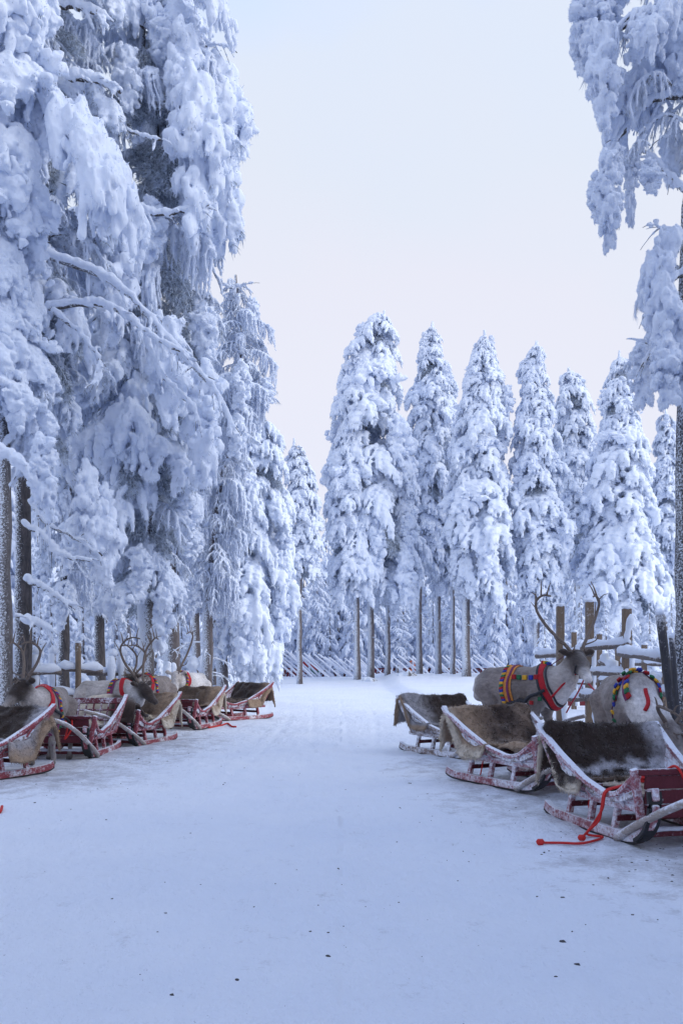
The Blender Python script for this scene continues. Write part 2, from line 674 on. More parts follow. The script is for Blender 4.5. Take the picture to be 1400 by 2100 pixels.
def dark_spray(name, seed, n=1500):
    """Frosted needle branch with hardly any snow: fills the inside of a crown."""
    g = np.random.default_rng(seed)
    t = g.uniform(0, 1, n)
    side = g.choice([-1, 1], n)
    off = g.uniform(0, .42, n) * (1.05 - t * .7)
    base = np.stack([t * .95 + off * .35, side * off, .1 * np.sin(3 * t) - .45 * t ** 2 - off * .25 - g.uniform(0, .30, n)], 1)
    dirs = np.stack([np.full(n, .4), side * .45, np.full(n, -.55)], 1) + g.normal(0, .45, (n, 3))
    v, f = cones(base, dirs, g.uniform(.06, .2, n), g.uniform(.005, .013, n))
    m = MB()
    m.tube([(q, .02 * math.sin(9 * q), .1 * math.sin(3 * q) - .45 * q * q) for q in np.linspace(0, 1, 8)], [.022 - .014 * q for q in np.linspace(0, 1, 8)], 5)
    faces = f.tolist() + [tuple(i + len(v) for i in q) for q in m.f]
    me = D.meshes.new(name)
    me.from_pydata(v.tolist() + m.v, [], faces)
    me.materials.append(M_NEEDLE)
    me.update()
    return me


def lace_mesh(name, seed, vox=.0135):
    """Thin drooping branch, forked many times, every twig coated with hoar frost and little caps of snow."""
    g = np.random.default_rng(seed)
    R = lambda a, b: g.uniform(a, b)
    fl = Field((-.2, -.75, -1.2), (1.3, .75, .45), vox)
    m = MB()
    tb, td, tl = [], [], []
    lp = lambda t: np.array([t, .08 * math.sin(4 * t + seed), .18 * math.sin(math.pi * t * .8) - .45 * t ** 2.2])
    main = np.array([lp(t) for t in np.linspace(0, 1, 12)])
    m.tube(main, np.linspace(.022, .008, 12), 6)
    for i in range(11):
        fl.cap(main[i] + (0, 0, .014), main[i + 1] + (0, 0, .014), .026 * R(.6, 1.3), .024 * R(.6, 1.2), .02)
    for j in range(22):
        t = R(.08, 1)
        s = 1 if j % 2 else -1
        p = lp(t)
        ang = math.radians(R(20, 75))
        d = np.array([math.cos(ang), s * math.sin(ang), R(-.25, .15)])
        L = R(.3, .62) * (1.1 - .4 * t)
        pts = [p]
        n = 6
        for q in range(n):
            d = d + np.array([R(-.15, .15), R(-.15, .15), -R(.10, .42)])
            d /= np.linalg.norm(d)
            pts.append(pts[-1] + d * L / n)
        m.tube(pts, np.linspace(.010, .004, n + 1), 4, cap=False)
        for q in range(n):
            if R(0, 1) < .8:
                r = R(.012, .03) * (1 if q < 4 else .8)
                fl.cap(pts[q] + (0, 0, .4 * r), pts[q + 1] + (0, 0, .3 * r), r, r * R(.6, 1.1), .015)
            for w in range(9):
                u = R(0, 1)
                tb.append(pts[q] * (1 - u) + pts[q + 1] * u)
                td.append(d * .5 + np.array([g.normal(0, .5), g.normal(0, .5), -R(.1, 1.1)]))
                tl.append(R(.04, .16))
    fl.add_noise(.008, .05, g)
    fl.add_noise(.005, .028, g)
    v, q = fl.mesh()
    tv, tf = cones(np.array(tb), np.array(td), np.array(tl), g.uniform(.0045, .0085, len(tb)))
    k2 = len(v) + len(tv)
    bf = [tuple(i + k2 for i in x) for x in m.f]
    me = D.meshes.new(name)
    me.from_pydata(v.tolist() + tv.tolist() + m.v, [], q.tolist() + (tf + len(v)).tolist() + bf)
    for x in (M_SNOW, M_TWIG, M_LIMB):
        me.materials.append(x)
    me.polygons.foreach_set('material_index', np.r_[np.zeros(len(q), 'i4'), np.ones(len(tf), 'i4'), np.full(len(bf), 2, 'i4')])
    me.polygons.foreach_set('use_smooth', np.r_[np.ones(len(q), bool), np.zeros(len(tf) + len(bf), bool)])
    me.update()
    return me


BOUGH = {'lace': [lace_mesh('lacy_bough', s) for s in (81, 82, 83, 84)],
         'pad': [bough_mesh('snowy_bough', 'pad', s) for s in (11, 12, 13, 14, 15)],
         'heavy': [bough_mesh('snow_cloak_bough', 'heavy', s, .0165) for s in (21, 22, 23, 24)],
         'cluster': [bough_mesh('hanging_bough', 'cluster', s, .0165) for s in (31, 32, 33, 34)],
         'curtain': [bough_mesh('weeping_bough', 'curtain', s, .0145) for s in (41, 42, 43)],
         'tip': [bough_mesh('tree_tip', 'tip', s, .022, 200) for s in (51, 52)],
         'dark': [dark_spray('needle_spray', s) for s in (61, 62)]}
NAME = {'lace': 'lacy_bough', 'pad': 'snowy_bough', 'heavy': 'snowy_bough', 'cluster': 'hanging_bough', 'curtain': 'weeping_bough', 'dark': 'needle_spray', 'tip': 'tree_tip'}


def smooth(x):
    x = np.clip(x, 0, 1)
    return x * x * (3 - 2 * x)


# ------------------------------------------------------------------ ground: one sheet of snow from behind the camera to beyond the forest
def ground_h(x, y):
    x, y = np.asarray(x, float), np.asarray(y, float)
    thr = 2.35 - .02 * (y - 13)
    right = .22 * smooth((x - thr) / .9) * smooth((y - 11.6) / 1.2)
    left = .20 * smooth((-5.0 - x) / 1.3) * smooth((y - 11) / 3)
    berm = .30 * smooth((y - 40) / 9) * (1 - .35 * smooth((y - 52) / 8))
    mound = .14 * np.exp(-((x - 2.6) / 2.2) ** 2 - ((y - 47) / 1.6) ** 2) + .05 * np.exp(-((x + 3.4) / 2.6) ** 2 - ((y - 50) / 2.5) ** 2) \
        + .12 * np.exp(-((x - 6.2) / 2.5) ** 2 - ((y - 44) / 2.0) ** 2) + .5 * np.exp(-((x + 6.4) / 1.6) ** 2 - ((y - 33) / 2.0) ** 2)
    roll = .018 * np.sin(x * 1.7 + 1.3 * np.sin(y * .6)) * np.sin(y * .8 + .7)
    hill = 8 * smooth((y - 110) / 250)
    return right + left + berm + mound + roll + hill


def build_ground():
    ys = list(np.linspace(-14, 2.6, 24))
    y = 2.6
    while y < 420:
        y += max(.045, .0085 * y)
        ys.append(y)
    ys = np.array(ys)
    u = np.linspace(-1, 1, 331)
    xs = 4.2 * u + 260 * u ** 9 + 30 * u ** 5
    X, Y = np.meshgrid(xs, ys)
    Z = ground_h(X, Y)
    # trampled surface: shallow footprints and sled ruts
    g = np.random.default_rng(3)
    near = smooth((40 - Y) / 25)
    for sc, amp in ((.9, .016), (.35, .010), (.15, .013)):
        n = 90
        t = g.uniform(-1, 1, (n, n))
        fx, fy = (X / sc) % (n - 1), (Y / sc * .7) % (n - 1)
        ix, iy = fx.astype(int), fy.astype(int)
        ax, ay = smooth(fx - ix), smooth(fy - iy)
        Z += amp * near * (t[ix, iy] * (1 - ax) * (1 - ay) + t[ix + 1, iy] * ax * (1 - ay) + t[ix, iy + 1] * (1 - ax) * ay + t[ix + 1, iy + 1] * ax * ay)
    for c, a in ((-1.5, .3), (-.7, .22), (.55, -.25), (1.35, -.2), (.1, .1)):
        xc = c + a * np.sin(Y * .16 + c)
        Z -= .010 * near * np.exp(-((X - xc) / .07) ** 2)
    nx, ny = len(xs), len(ys)
    i = np.arange(ny - 1)[:, None] * nx + np.arange(nx - 1)[None]
    f = np.stack([i, i + 1, i + nx + 1, i + nx], -1).reshape(-1, 4)
    m, n, l, b = mat('packed_snow')
    tc = n.new('ShaderNodeTexCoord')

    def tex(scale, detail, rough, stretch=(1, 1, 1)):
        mp = n.new('ShaderNodeMapping')
        mp.inputs['Scale'].default_value = stretch
        l.new(tc.outputs['Object'], mp.inputs[0])
        t = n.new('ShaderNodeTexNoise')
        for k, x in (('Scale', scale), ('Detail', detail), ('Roughness', rough)):
            t.inputs[k].default_value = x
        l.new(mp.outputs[0], t.inputs['Vector'])
        return t.outputs['Fac']
    big = tex(.5, 4, .6)
    grime = tex(3.2, 8, .75, (1, .8, 1))
    speck = tex(38, 5, .7)
    # trampled, dirty snow where the animals and sleds stand
    sp = n.new('ShaderNodeSeparateXYZ')
    l.new(tc.outputs['Object'], sp.inputs[0])

    def spot(cx, cy, rx, ry):
        a = mathn(n, l, 'DIVIDE', mathn(n, l, 'SUBTRACT', sp.outputs['X'], cx), rx)
        c = mathn(n, l, 'DIVIDE', mathn(n, l, 'SUBTRACT', sp.outputs['Y'], cy), ry)
        d = mathn(n, l, 'ADD', mathn(n, l, 'MULTIPLY', a, a), mathn(n, l, 'MULTIPLY', c, c))
        return mathn(n, l, 'MAXIMUM', mathn(n, l, 'SUBTRACT', 1., d), 0.)
    w = spot(2.9, 7.2, 1.9, 2.2)
    for s in (spot(2.2, 10.2, 1.6, 2.2), spot(-4.0, 12.3, 2.2, 2.6), spot(-3.4, 16.5, 1.8, 4.5), spot(1.9, 13.4, 1.7, 2.0)):
        w = mathn(n, l, 'MAXIMUM', w, s)
    th = mathn(n, l, 'ADD', mathn(n, l, 'MULTIPLY', w, .20), mathn(n, l, 'ADD', mathn(n, l, 'MULTIPLY', grime, .72), mathn(n, l, 'MULTIPLY', speck, .28)))
    dirt = mrange(n, l, th, .575, .77, 0, .7)
    c = mixc(n, l, mrange(n, l, big, .35, .65), (.79, .835, .92), (.84, .875, .94))
    c = mixc(n, l, dirt, c, (.30, .29, .31))
    c = mixc(n, l, mrange(n, l, tex(46, 3, .6, (1, .55, 1)), .70, .76, 0, .55), c, (.24, .235, .26))
    l.new(c, b.inputs['Base Color'])
    b.inputs['Roughness'].default_value = .7
    b.inputs['Specular IOR Level'].default_value = .2
    hh = mathn(n, l, 'ADD', mathn(n, l, 'MULTIPLY', tex(5, 6, .65, (1, .6, 1)), 1.), mathn(n, l, 'MULTIPLY', speck, .3))
    hh = mathn(n, l, 'ADD', hh, mathn(n, l, 'MULTIPLY', tex(13, 4, .6, (1, .45, 1)), .45))
    bump(n, l, b, hh, .9, .06)
    o = obj('ground', np.stack([X, Y, Z], -1).reshape(-1, 3), f, m)
    tag(o, 'packed trampled snow covering the open lane between the rows of sleds', 'ground', None, 'structure')
    return o


build_ground()
_gb = D.objects['ground'].data
_bvh = BVHTree.FromPolygons([v.co for v in _gb.vertices], [p.vertices[:] for p in _gb.polygons])


def gz(x, y):
    h = _bvh.ray_cast(Vector((x, y, 60)), Vector((0, 0, -1)))
    return h[0].z if h[0] is not None else float(ground_h(x, y))


# ------------------------------------------------------------------ trees
def tree(name, label, px, d, tw, profile, kinds, bark=M_BARK, group=None, seed=0, dens=1.0, tip=True, size=1.0, dark=.35, lean=0, base_py=None, tilt=(.0, .25), wide=1.0, fill='dark'):
    """profile: [(py, left px, right px)] of the crown from top to bottom at distance d; tw = trunk width in px."""
    g = random.Random(seed)
    x0 = (px - 700) / F * d
    z0 = gz(x0, d)
    root = empty(name, (x0, d, z0 - .05))
    tag(root, label, 'tree', group)
    prof = []
    for py, a, b in profile:
        z = EYE + (HZ - py) / F * d - z0
        prof.append((z, ((a + b) / 2 - px) / F * d, (b - a) / 2 / F * d))
    prof.sort()
    zs, cs, rs = (np.array(q) for q in zip(*prof))
    zb, zt = zs[0], zs[-1]
    rt = tw / F * d / 2
    # trunk: straight below the crown, following the crown's axis above
    tp, tr = [], []
    for z in np.linspace(0, zt, 22):
        cx = np.interp(z, [0, zb * .9] + list(zs), [0, 0] + list(cs)) if z > zb * .9 else 0
        cx = cx * smooth((z - zb * .7) / max(1., (zt - zb) * .7))
        tp.append((cx + g.uniform(-.02, .02), g.uniform(-.02, .02), z - .1 if z == 0 else z))
        tr.append(rt * (1.18 if z == 0 else 1) * (1 - .85 * z / zt) + .01)
    m = MB()
    m.tube(tp, tr, 12, wob=.05)
    m.build('trunk', bark, root, smooth=True)
    ty = [q[0] for q in tp]
    tz = [q[2] for q in tp]
    # boughs
    z = zb
    az = g.uniform(0, 6.28)
    cnt = 0
    tot = []
    while z < zt - .25:
        r = float(np.interp(z, zs, rs))
        step = (.065 + .085 * r) / dens
        tot.append((z, r))
        z += step
    for z, r in tot:
        az += 2.399 + g.uniform(-.4, .4)
        k = g.choices(list(kinds), list(kinds.values()))[0]
        dk = g.random() < dark
        cx = float(np.interp(z, zs, cs))
        tx = float(np.interp(z, tz, ty))
        if dk:
            L = r * g.uniform(.5, .85)
            k = fill
        else:
            L = r * g.uniform(.76, 1.14)
        L = max(L, .36 if not dk else .25)
        me = g.choice(BOUGH[k])
        reach = Vector((cx - tx + math.cos(az) * L, math.sin(az) * L, 0))
        ang = math.atan2(reach.y, reach.x)
        o = link(NAME[k], me, root)
        cnt += 1
        if k == 'cluster':
            s = L * g.uniform(.7, 1.0) * size + .25
            o.location = (tx + reach.x * .75, reach.y * .75, z + .25 * s)
            o.scale = (s, s, s * g.uniform(.8, 1.3))
            o.rotation_euler = (0, g.uniform(-.1, .1), ang)
            continue
        sl = max(reach.length, .32)
        # a crown wider than about 1.6 m carries its snow out on the limb, so the bough starts away from the trunk
        start = max(0, sl - 1.75 * size) * .85
        sl2 = (sl - start)
        wid = wide * sl2 * g.uniform(.8, 1.15) * (1.1 if r < 1 else 1) * min(1.3, max(.8, size))
        hz = sl2 * g.uniform(.75, 1.15)
        o.location = (tx + math.cos(ang) * start, math.sin(ang) * start, z + .22 * sl2 - .12 * start)
        o.scale = (sl2, wid, hz)
        o.rotation_euler = (g.uniform(-.15, .15), g.uniform(*tilt), ang)
    if name == 'spruce_tree' or bark is M_BARK2:      # dead lower branches on the bare trunk
        for _ in range(7):
            z = zb * g.uniform(.35, 1.0)
            an = g.uniform(0, 6.28)
            L = g.uniform(.25, .95)
            pts = [Vector((math.cos(an) * L * q, math.sin(an) * L * q, z + .12 * q - L * .45 * q * q + g.uniform(-.03, .03))) for q in (0, .3, .6, .85, 1)]
            m = MB()
            m.tube(pts, [.018, .02, .016, .014, .006], 5, wob=.25)
            e_ = pts[2]
            m.tube([e_, e_ + Vector((math.cos(an + .7), math.sin(an + .7), -.5)) * L * .3, e_ + Vector((math.cos(an + .5), math.sin(an + .5), -1.1)) * L * .4], [.012, .012, .005], 5, wob=.25)
            m.build('dead_branch', M_TWIG, root)
    if tip:
        o = link('tree_tip', g.choice(BOUGH['tip']), root)
        rr = max(.45, rs[-1] * 1.3)
        o.location = (cs[-1], 0, zt + .1 - rr * 2.0)
        o.scale = (rr * 1.15, rr * 1.15, rr * 2.0)
        o.rotation_euler = (0, 0, g.uniform(0, 6))
    return root


def snowy_limb(root, pts_px, d, r0, r1, snow, drop=0, dd=0):
    """Bare arching limb with a ridge of snow lying along it; pts are photograph pixels at distance d (root space)."""
    inv = Vector(root.location)
    n = 22
    pts = [P(a, b, d + dd * i / max(1, len(pts_px) - 1)) - inv for i, (a, b) in enumerate(pts_px)]
    c = spline(pts, n)
    c[1:-1] += RNG.normal(0, .012, (n - 2, 3))
    t = np.linspace(0, 1, n)
    m = MB()
    m.tube(c, list(r0 + (r1 - r0) * t), 7, wob=.12)
    shoots = []
    for _ in range(int(3 + np.linalg.norm(c[-1] - c[0]) * 5)):
        i = RNG.integers(4, n - 1)
        dr = (c[i] - c[i - 1]) / (np.linalg.norm(c[i] - c[i - 1]) + 1e-6) + RNG.normal(0, .6, 3)
        dr[2] -= .25
        p_ = [c[i]]
        for q_ in range(5):
            dr[2] -= RNG.uniform(.0, .35)
            p_.append(p_[-1] + dr / np.linalg.norm(dr) * RNG.uniform(.04, .10))
        shoots.append(p_)
        m.tube(p_, np.linspace(max(.006, r1 * .6), .004, 6), 5)
    limb = m.build('limb', M_LIMB, root, smooth=True)
    # snow ridge
    allp = np.vstack([c] + [np.array(p_) for p_ in shoots])
    lo, hi = allp.min(0) - .15, allp.max(0) + .2
    vox = max(.016, float((hi - lo).max()) / 170)
    fl = Field(lo, hi, vox)
    rr = snow * (1 - .45 * t) * RNG.uniform(.75, 1.2, n)
    for i in range(n - 1):
        u = np.array([0, 0, 1.])
        fl.cap(c[i] + u * rr[i] * .75, c[i + 1] + u * rr[i + 1] * .75, rr[i], rr[i + 1], .03)
    for p_ in shoots:
        for q_ in range(5):
            r_ = max(.018, snow * .42) * RNG.uniform(.6, 1.2) * (1 - .1 * q_)
            fl.cap(p_[q_] + np.array((0, 0, r_ * .6)), p_[q_ + 1] + np.array((0, 0, r_ * .5)), r_, r_ * .9, .02)
    fl.add_noise(.016, .09, RNG)
    fl.add_noise(.010, .045, RNG)
    v, q = fl.mesh()
    if len(q):
        obj('snow_ridge', v, q, M_SNOW, limb)
    return limb


GL = 'snow smothered trees crowding the left side'
GR = 'spruces standing behind the far snow bank'

t1 = tree('pine_tree', 'nearest tree at the left edge, smothered in thick rounded snow', 2, 15.5, 50,
          [(-420, -230, 170), (0, -220, 165), (150, -210, 160), (300, -200, 130), (420, -190, 112), (520, -180, 118), (640, -170, 120), (760, -160, 145), (850, -120, 140)],
          {'heavy': 1}, M_BARK3, GL, 1, 1.6, False, .85, .15, fill='lace', tilt=(.1, .5))
t2 = tree('pine_tree', 'dark trunked pine beside the left edge with long bare snowy limbs reaching right', 48, 17.5, 36,
          [(-420, -60, 230), (0, -40, 235), (200, -40, 220), (400, -20, 250), (600, -20, 230), (760, 0, 210), (900, 10, 150)],
          {'heavy': .12, 'curtain': .15, 'pad': .23, 'lace': .5}, M_BARK, GL, 2, 1.5, False, .9, .35, fill='dark')
t3 = tree('pine_tree', 'tall broad left pine whose drooping snowy crown runs out of the top', 300, 19.5, 34,
          [(-330, 200, 415), (0, 160, 432), (110, 150, 430), (200, 150, 480), (330, 150, 492), (430, 150, 486), (540, 140, 478), (680, 140, 490), (800, 130, 470), (900, 130, 470), (1000, 140, 425), (1120, 170, 400), (1230, 200, 380)],
          {'heavy': .08, 'curtain': .17, 'cluster': .15, 'pad': .2, 'lace': .4}, M_BARK3, GL, 3, 2.0, False, .85, .30, fill='dark')
t4 = tree('birch_tree', 'weeping birch with fine frosted hanging twigs at the right rim of the left trees', 425, 25, 24,
          [(560, 465, 500), (640, 440, 535), (690, 420, 562), (800, 415, 566), (880, 410, 540), (1000, 395, 515), (1120, 385, 510), (1250, 385, 490)],
          {'curtain': .4, 'lace': .5, 'cluster': .1}, M_BARK2, GL, 4, 2.4, False, .9, .2, fill='lace')
t5 = tree('spruce_tree', 'snowy spruce with boughs almost touching the ground, rightmost of the left trees', 455, 31, 24,
          [(735, 492, 520), (800, 480, 545), (880, 470, 575), (980, 465, 592), (1080, 460, 605), (1180, 450, 612), (1270, 430, 590), (1350, 425, 560)],
          {'pad': .9, 'cluster': .1}, M_BARK2, GL, 5, 1.9, True, 1, .12)
t6 = tree('pine_tree', 'thin dark trunked pine between the two leftmost reindeer', 132, 22, 24,
          [(420, 60, 200), (600, 50, 215), (800, 60, 220), (950, 60, 230), (1130, 60, 220), (1230, 90, 190)],
          {'curtain': .3, 'lace': .4, 'cluster': .15, 'pad': .15}, M_BARK, GL, 6, 1.8, False, .9, .3, fill='lace')
t7 = tree('pine_tree', 'dark trunked pine rising behind the big antlered white necked reindeer', 206, 24, 23,
          [(500, 140, 290), (700, 130, 300), (900, 140, 300), (1040, 140, 290), (1180, 150, 270), (1260, 170, 250)],
          {'curtain': .3, 'lace': .4, 'cluster': .15, 'pad': .15}, M_BARK, GL, 7, 1.8, False, .9, .3, fill='lace')
t8 = tree('pine_tree', 'thick pine trunk plastered with snow behind the reindeer with one long antler', 352, 27, 36,
          [(640, 290, 420), (850, 280, 430), (1050, 290, 430), (1180, 310, 405), (1260, 325, 385)],
          {'pad': .5, 'curtain': .3, 'cluster': .2}, M_BARK2, GL, 8, 1.7, False, .9, .3, fill='lace')
t9 = tree('pine_tree', 'slim pine with a bare grey trunk left of the snow capped posts', 402, 30, 18,
          [(700, 350, 450), (900, 340, 460), (1100, 350, 460), (1250, 375, 440)],
          {'pad': .6, 'curtain': .4}, M_BARK2, GL, 9, 1.3, False, .9, .2)
t10 = tree('pine_tree', 'slim pine with a bare brown trunk right beside the low spruce boughs', 437, 33, 15,
           [(760, 400, 470), (950, 395, 480), (1150, 400, 480), (1270, 415, 460)],
           {'pad': .7, 'curtain': .3}, M_BARK2, GL, 10, 1.3, False, .9, .2)

for pts, d, r0, r1, s, rt in [
        ([(95, 525), (170, 550), (250, 592), (320, 665), (380, 735), (440, 800), (478, 880)], 16.6, .05, .025, .075, t2),
        ([(100, 632), (180, 622), (250, 640), (310, 690), (375, 722)], 16.3, .045, .02, .07, t2),
        ([(110, 640), (170, 690), (205, 745), (200, 790)], 16.2, .03, .015, .045, t2),
        ([(300, 690), (330, 770), (390, 830), (410, 870)], 16.8, .03, .015, .06, t2),
        ([(0, 930), (45, 960), (85, 1010), (100, 1075)], 14.5, .05, .03, .09, t1),
        ([(50, 1075), (95, 1105), (130, 1140), (185, 1150)], 16.8, .035, .02, .05, t2),
        ([(62, 1030), (95, 1075), (150, 1100), (210, 1140)], 16.9, .03, .015, .035, t2),
        ([(55, 1190), (100, 1212), (150, 1245)], 16.8, .035, .02, .06, t2),
        ([(50, 1275), (75, 1280), (102, 1288)], 16.8, .035, .025, .07, t2),
        ([(255, 425), (330, 440), (385, 430), (428, 420)], 17.8, .04, .025, .07, t3),
        ([(140, 160), (190, 165), (248, 188)], 17.0, .05, .04, .095, t2),
        ([(120, 10), (170, 18), (212, 32)], 17.0, .05, .04, .09, t2),
        ([(400, 110), (425, 94), (455, 93), (486, 108)], 19.0, .02, .01, .026, t3),
        ([(150, 240), (210, 240), (270, 272), (330, 288)], 17.6, .03, .015, .045, t3),
        ([(380, 430), (420, 380), (430, 378), (470, 450)], 19, .02, .01, .025, t3),
        ([(420, 480), (440, 560), (470, 590), (505, 580)], 20, .025, .01, .03, t3),
        ([(70, 960), (160, 930), (250, 910), (330, 915), (410, 960)], 19.0, .03, .012, .045, t3)]:
    snowy_limb(rt, pts, d, r0, r1, s)

# big hanging snow masses of the left trees
def mass(root, kind, px, py, d, w, h, rz=None, idx=0, tilt=0.):
    """Explicit bough: top point at pixel (px, py), w and h in pixels."""
    o = link(NAME[kind], BOUGH[kind][idx % len(BOUGH[kind])], root)
    o.location = P(px, py, d) - Vector(root.location)
    k = d / F
    base_h = {'cluster': 1.0, 'heavy': 1.0, 'pad': .9, 'curtain': .9, 'lace': .9}[kind]
    base_w = {'cluster': .55, 'heavy': .95, 'pad': .95, 'curtain': 1.0, 'lace': 1.0}[kind]
    o.scale = (w * k / base_w, w * k / base_w, h * k / base_h)
    o.rotation_euler = (0, tilt, rz if rz is not None else random.uniform(0, 6.28))
    return o


for kind, px, py, d, w, h, rz, i, rt in [
        ('heavy', 130, 280, 15.2, 150, 290, -.4, 0, t2), ('heavy', 210, 390, 15.8, 110, 190, -.9, 1, t2),
        ('cluster', 385, 160, 18.0, 110, 330, 0, 0, t3), ('cluster', 372, 60, 18.2, 90, 230, 1, 1, t3),
        ('cluster', 455, 190, 19.0, 120, 300, 2, 2, t3), ('cluster', 440, 130, 19.2, 110, 250, .5, 0, t3),
        ('heavy', 380, -50, 18.5, 90, 170, -.3, 2, t3), ('cluster', 250, 100, 18.2, 60, 120, .5, 1, t3),
        ('cluster', 330, 660, 17.5, 90, 200, .5, 1, t3), ('cluster', 420, 760, 18.0, 100, 220, 2, 2, t3),
        ('cluster', 175, 960, 17.0, 70, 170, 1, 0, t2), ('cluster', 215, 1010, 17.2, 80, 180, 2, 1, t2),
        ('cluster', 80, 900, 13.5, 70, 130, 1, 2, t1)]:
    mass(rt, kind, px, py, d, w, h, rz, i)

# far spruces (right of the lane)
SP = {'pad': .8, 'heavy': .12, 'cluster': .08}
SPEC = [
    ('tallest, broadest spruce, its domed crown leftmost of the far group', 760, 48, 14,
     [(640, 770, 805), (665, 735, 815), (720, 700, 822), (800, 680, 826), (880, 664, 832), (960, 662, 845), (1040, 668, 860), (1120, 670, 868), (1180, 690, 860), (1215, 710, 830)], M_BARK2, 1.05),
    ('spruce with a bare leaning trunk at the left foot of the broadest spruce', 732, 47, 13,
     [(880, 690, 740), (1000, 672, 770), (1100, 668, 780), (1180, 672, 770), (1215, 690, 760)], M_BARK2, 1.0),
    ('spruce with the short crown and thin trunk right under the broadest spruce', 795, 49, 11,
     [(900, 770, 830), (1030, 765, 862), (1120, 770, 872), (1190, 775, 850)], M_BARK2, 1.0),
    ('slender second tallest spruce directly right of the broadest spruce', 859, 50.5, 12,
     [(662, 876, 896), (720, 855, 910), (790, 840, 928), (880, 835, 935), (980, 838, 925), (1080, 845, 920), (1160, 850, 900)], M_BARK2, 1.0),
    ('half hidden spruce with a grey trunk between two taller spruces', 898, 52, 12,
     [(760, 900, 935), (850, 885, 945), (960, 880, 945), (1100, 870, 950), (1210, 880, 940)], M_BARK2, .9),
    ('pointed heavily loaded spruce behind the standing reindeer', 955, 46, 17,
     [(680, 982, 1004), (730, 960, 1022), (800, 940, 1038), (880, 925, 1048), (960, 915, 1052), (1040, 908, 1058), (1120, 910, 1066), (1180, 925, 1050), (1225, 940, 1000)], M_BARK2, 1.1),
    ('thin trunked low spruce left of the pointed spruce', 928, 51, 10,
     [(960, 900, 945), (1080, 890, 960), (1200, 900, 950)], M_BARK2, .9),
    ('narrow spruce with a bent snowy tip just left of the brown fence posts', 1100, 46, 13,
     [(702, 1086, 1112), (745, 1066, 1122), (820, 1060, 1135), (900, 1055, 1152), (990, 1048, 1160), (1080, 1046, 1168), (1160, 1052, 1165), (1225, 1062, 1150), (1262, 1075, 1135)], M_BARK2, 1.2),
    ('twin topped paler spruce set back between two narrow spruces', 1185, 54, 12,
     [(755, 1150, 1180), (800, 1134, 1215), (880, 1140, 1222), (960, 1146, 1215), (1060, 1150, 1215), (1160, 1150, 1220)], M_BARK2, 1.0),
    ('spruce with a wide lower skirt behind the tall brown fence posts', 1268, 46, 13,
     [(722, 1258, 1280), (760, 1246, 1298), (840, 1232, 1312), (920, 1210, 1330), (1000, 1192, 1338), (1090, 1185, 1345), (1170, 1175, 1365), (1235, 1190, 1365), (1275, 1210, 1340)], M_BARK2, 1.2),
    ('spruce peeping out left of the dark right hand trunk', 1362, 50, 12,
     [(840, 1350, 1378), (900, 1338, 1392), (1000, 1330, 1398), (1120, 1330, 1400), (1230, 1335, 1400)], M_BARK2, 1.0),
    ('small spruce top behind the dark right hand trunk', 1440, 52, 12,
     [(800, 1425, 1455), (900, 1405, 1480), (1050, 1390, 1490), (1230, 1395, 1490)], M_BARK2, .9),
    ('lone slim spruce in the gap between the left and right trees', 614, 45, 11,
     [(902, 592, 614), (940, 588, 636), (1000, 585, 655), (1060, 590, 660), (1120, 592, 662), (1180, 598, 656)], M_BARK2, 1.05),
]
for i, (lab, px, d, tw, prof, bark, dens) in enumerate(SPEC):
    tree('spruce_tree', lab, px, d, tw, prof, SP, bark, GR, 100 + i, dens * 1.6, True, 1.0, .10, wide=1.3)

# near right tree: dark trunk at the frame edge, hanging snowy boughs
tr = tree('pine_tree', 'dark trunk at the right edge with shaded snowy boughs hanging against the sky', 1409, 13.5, 52,
          [(-420, 1330, 1560), (0, 1335, 1540), (130, 1340, 1540), (280, 1350, 1540), (330, 1392, 1470)],
          {'heavy': .2, 'cluster': .3, 'lace': .5}, M_BARKR, None, 77, 1.8, False, .8, .3, fill='lace')
for kind, px, py, w, h, rz, i in [
        ('cluster', 1195, -20, 75, 120, 0, 0), ('cluster', 1187, 40, 52, 105, 1, 1), ('cluster', 1222, 60, 72, 190, 0, 1), ('cluster', 1245, 90, 55, 150, 2, 2),
        ('cluster', 1212, -60, 95, 150, 1, 2), ('cluster', 1250, -50, 90, 120, 2, 0), ('cluster', 1318, 110, 40, 130, 1, 1),
        ('heavy', 1370, 140, 120, 190, 3.0, 0), ('heavy', 1400, 20, 110, 150, 3.3, 1), ('cluster', 1345, 60, 80, 190, 3, 2),
        ('cluster', 1238, 320, 62, 140, 0, 2), ('cluster', 1245, 380, 45, 130, 1, 0), ('cluster', 1222, 360, 50, 90, 1, 1), ('cluster', 1290, 340, 28, 115, 1, 2),
        ('cluster', 1265, 300, 30, 70, 1, 2), ('cluster', 1300, 310, 36, 70, 2, 0), ('cluster', 1330, 330, 50, 60, 1, 1),
        ('heavy', 1395, 500, 80, 150, 3.0, 2), ('cluster', 1345, 560, 56, 150, 1, 0), ('cluster', 1370, 540, 80, 200, 2, 1), ('cluster', 1330, 700, 60, 130, 3, 2),
        ('cluster', 1365, 690, 75, 140, 1, 0), ('cluster', 1395, 640, 70, 190, 0, 1), ('heavy', 1400, 720, 60, 120, 3.1, 1)]:
    mass(tr, kind, px, py, 13.2 + random.uniform(-.5, .5), w, h, rz, i)
for px, py, w, h, i in [(1350, 180, 100, 170, 2), (1350, 40, 140, 220, 3), (1385, 250, 100, 130, 0), (1375, 560, 90, 170, 2), (1380, 680, 100, 150, 3),
                        (1310, 300, 50, 90, 3)]:
    mass(tr, 'lace', px + 20, py, 13.2 + random.uniform(-.5, .5), w, h, 3.1 + random.uniform(-.5, .5), i)
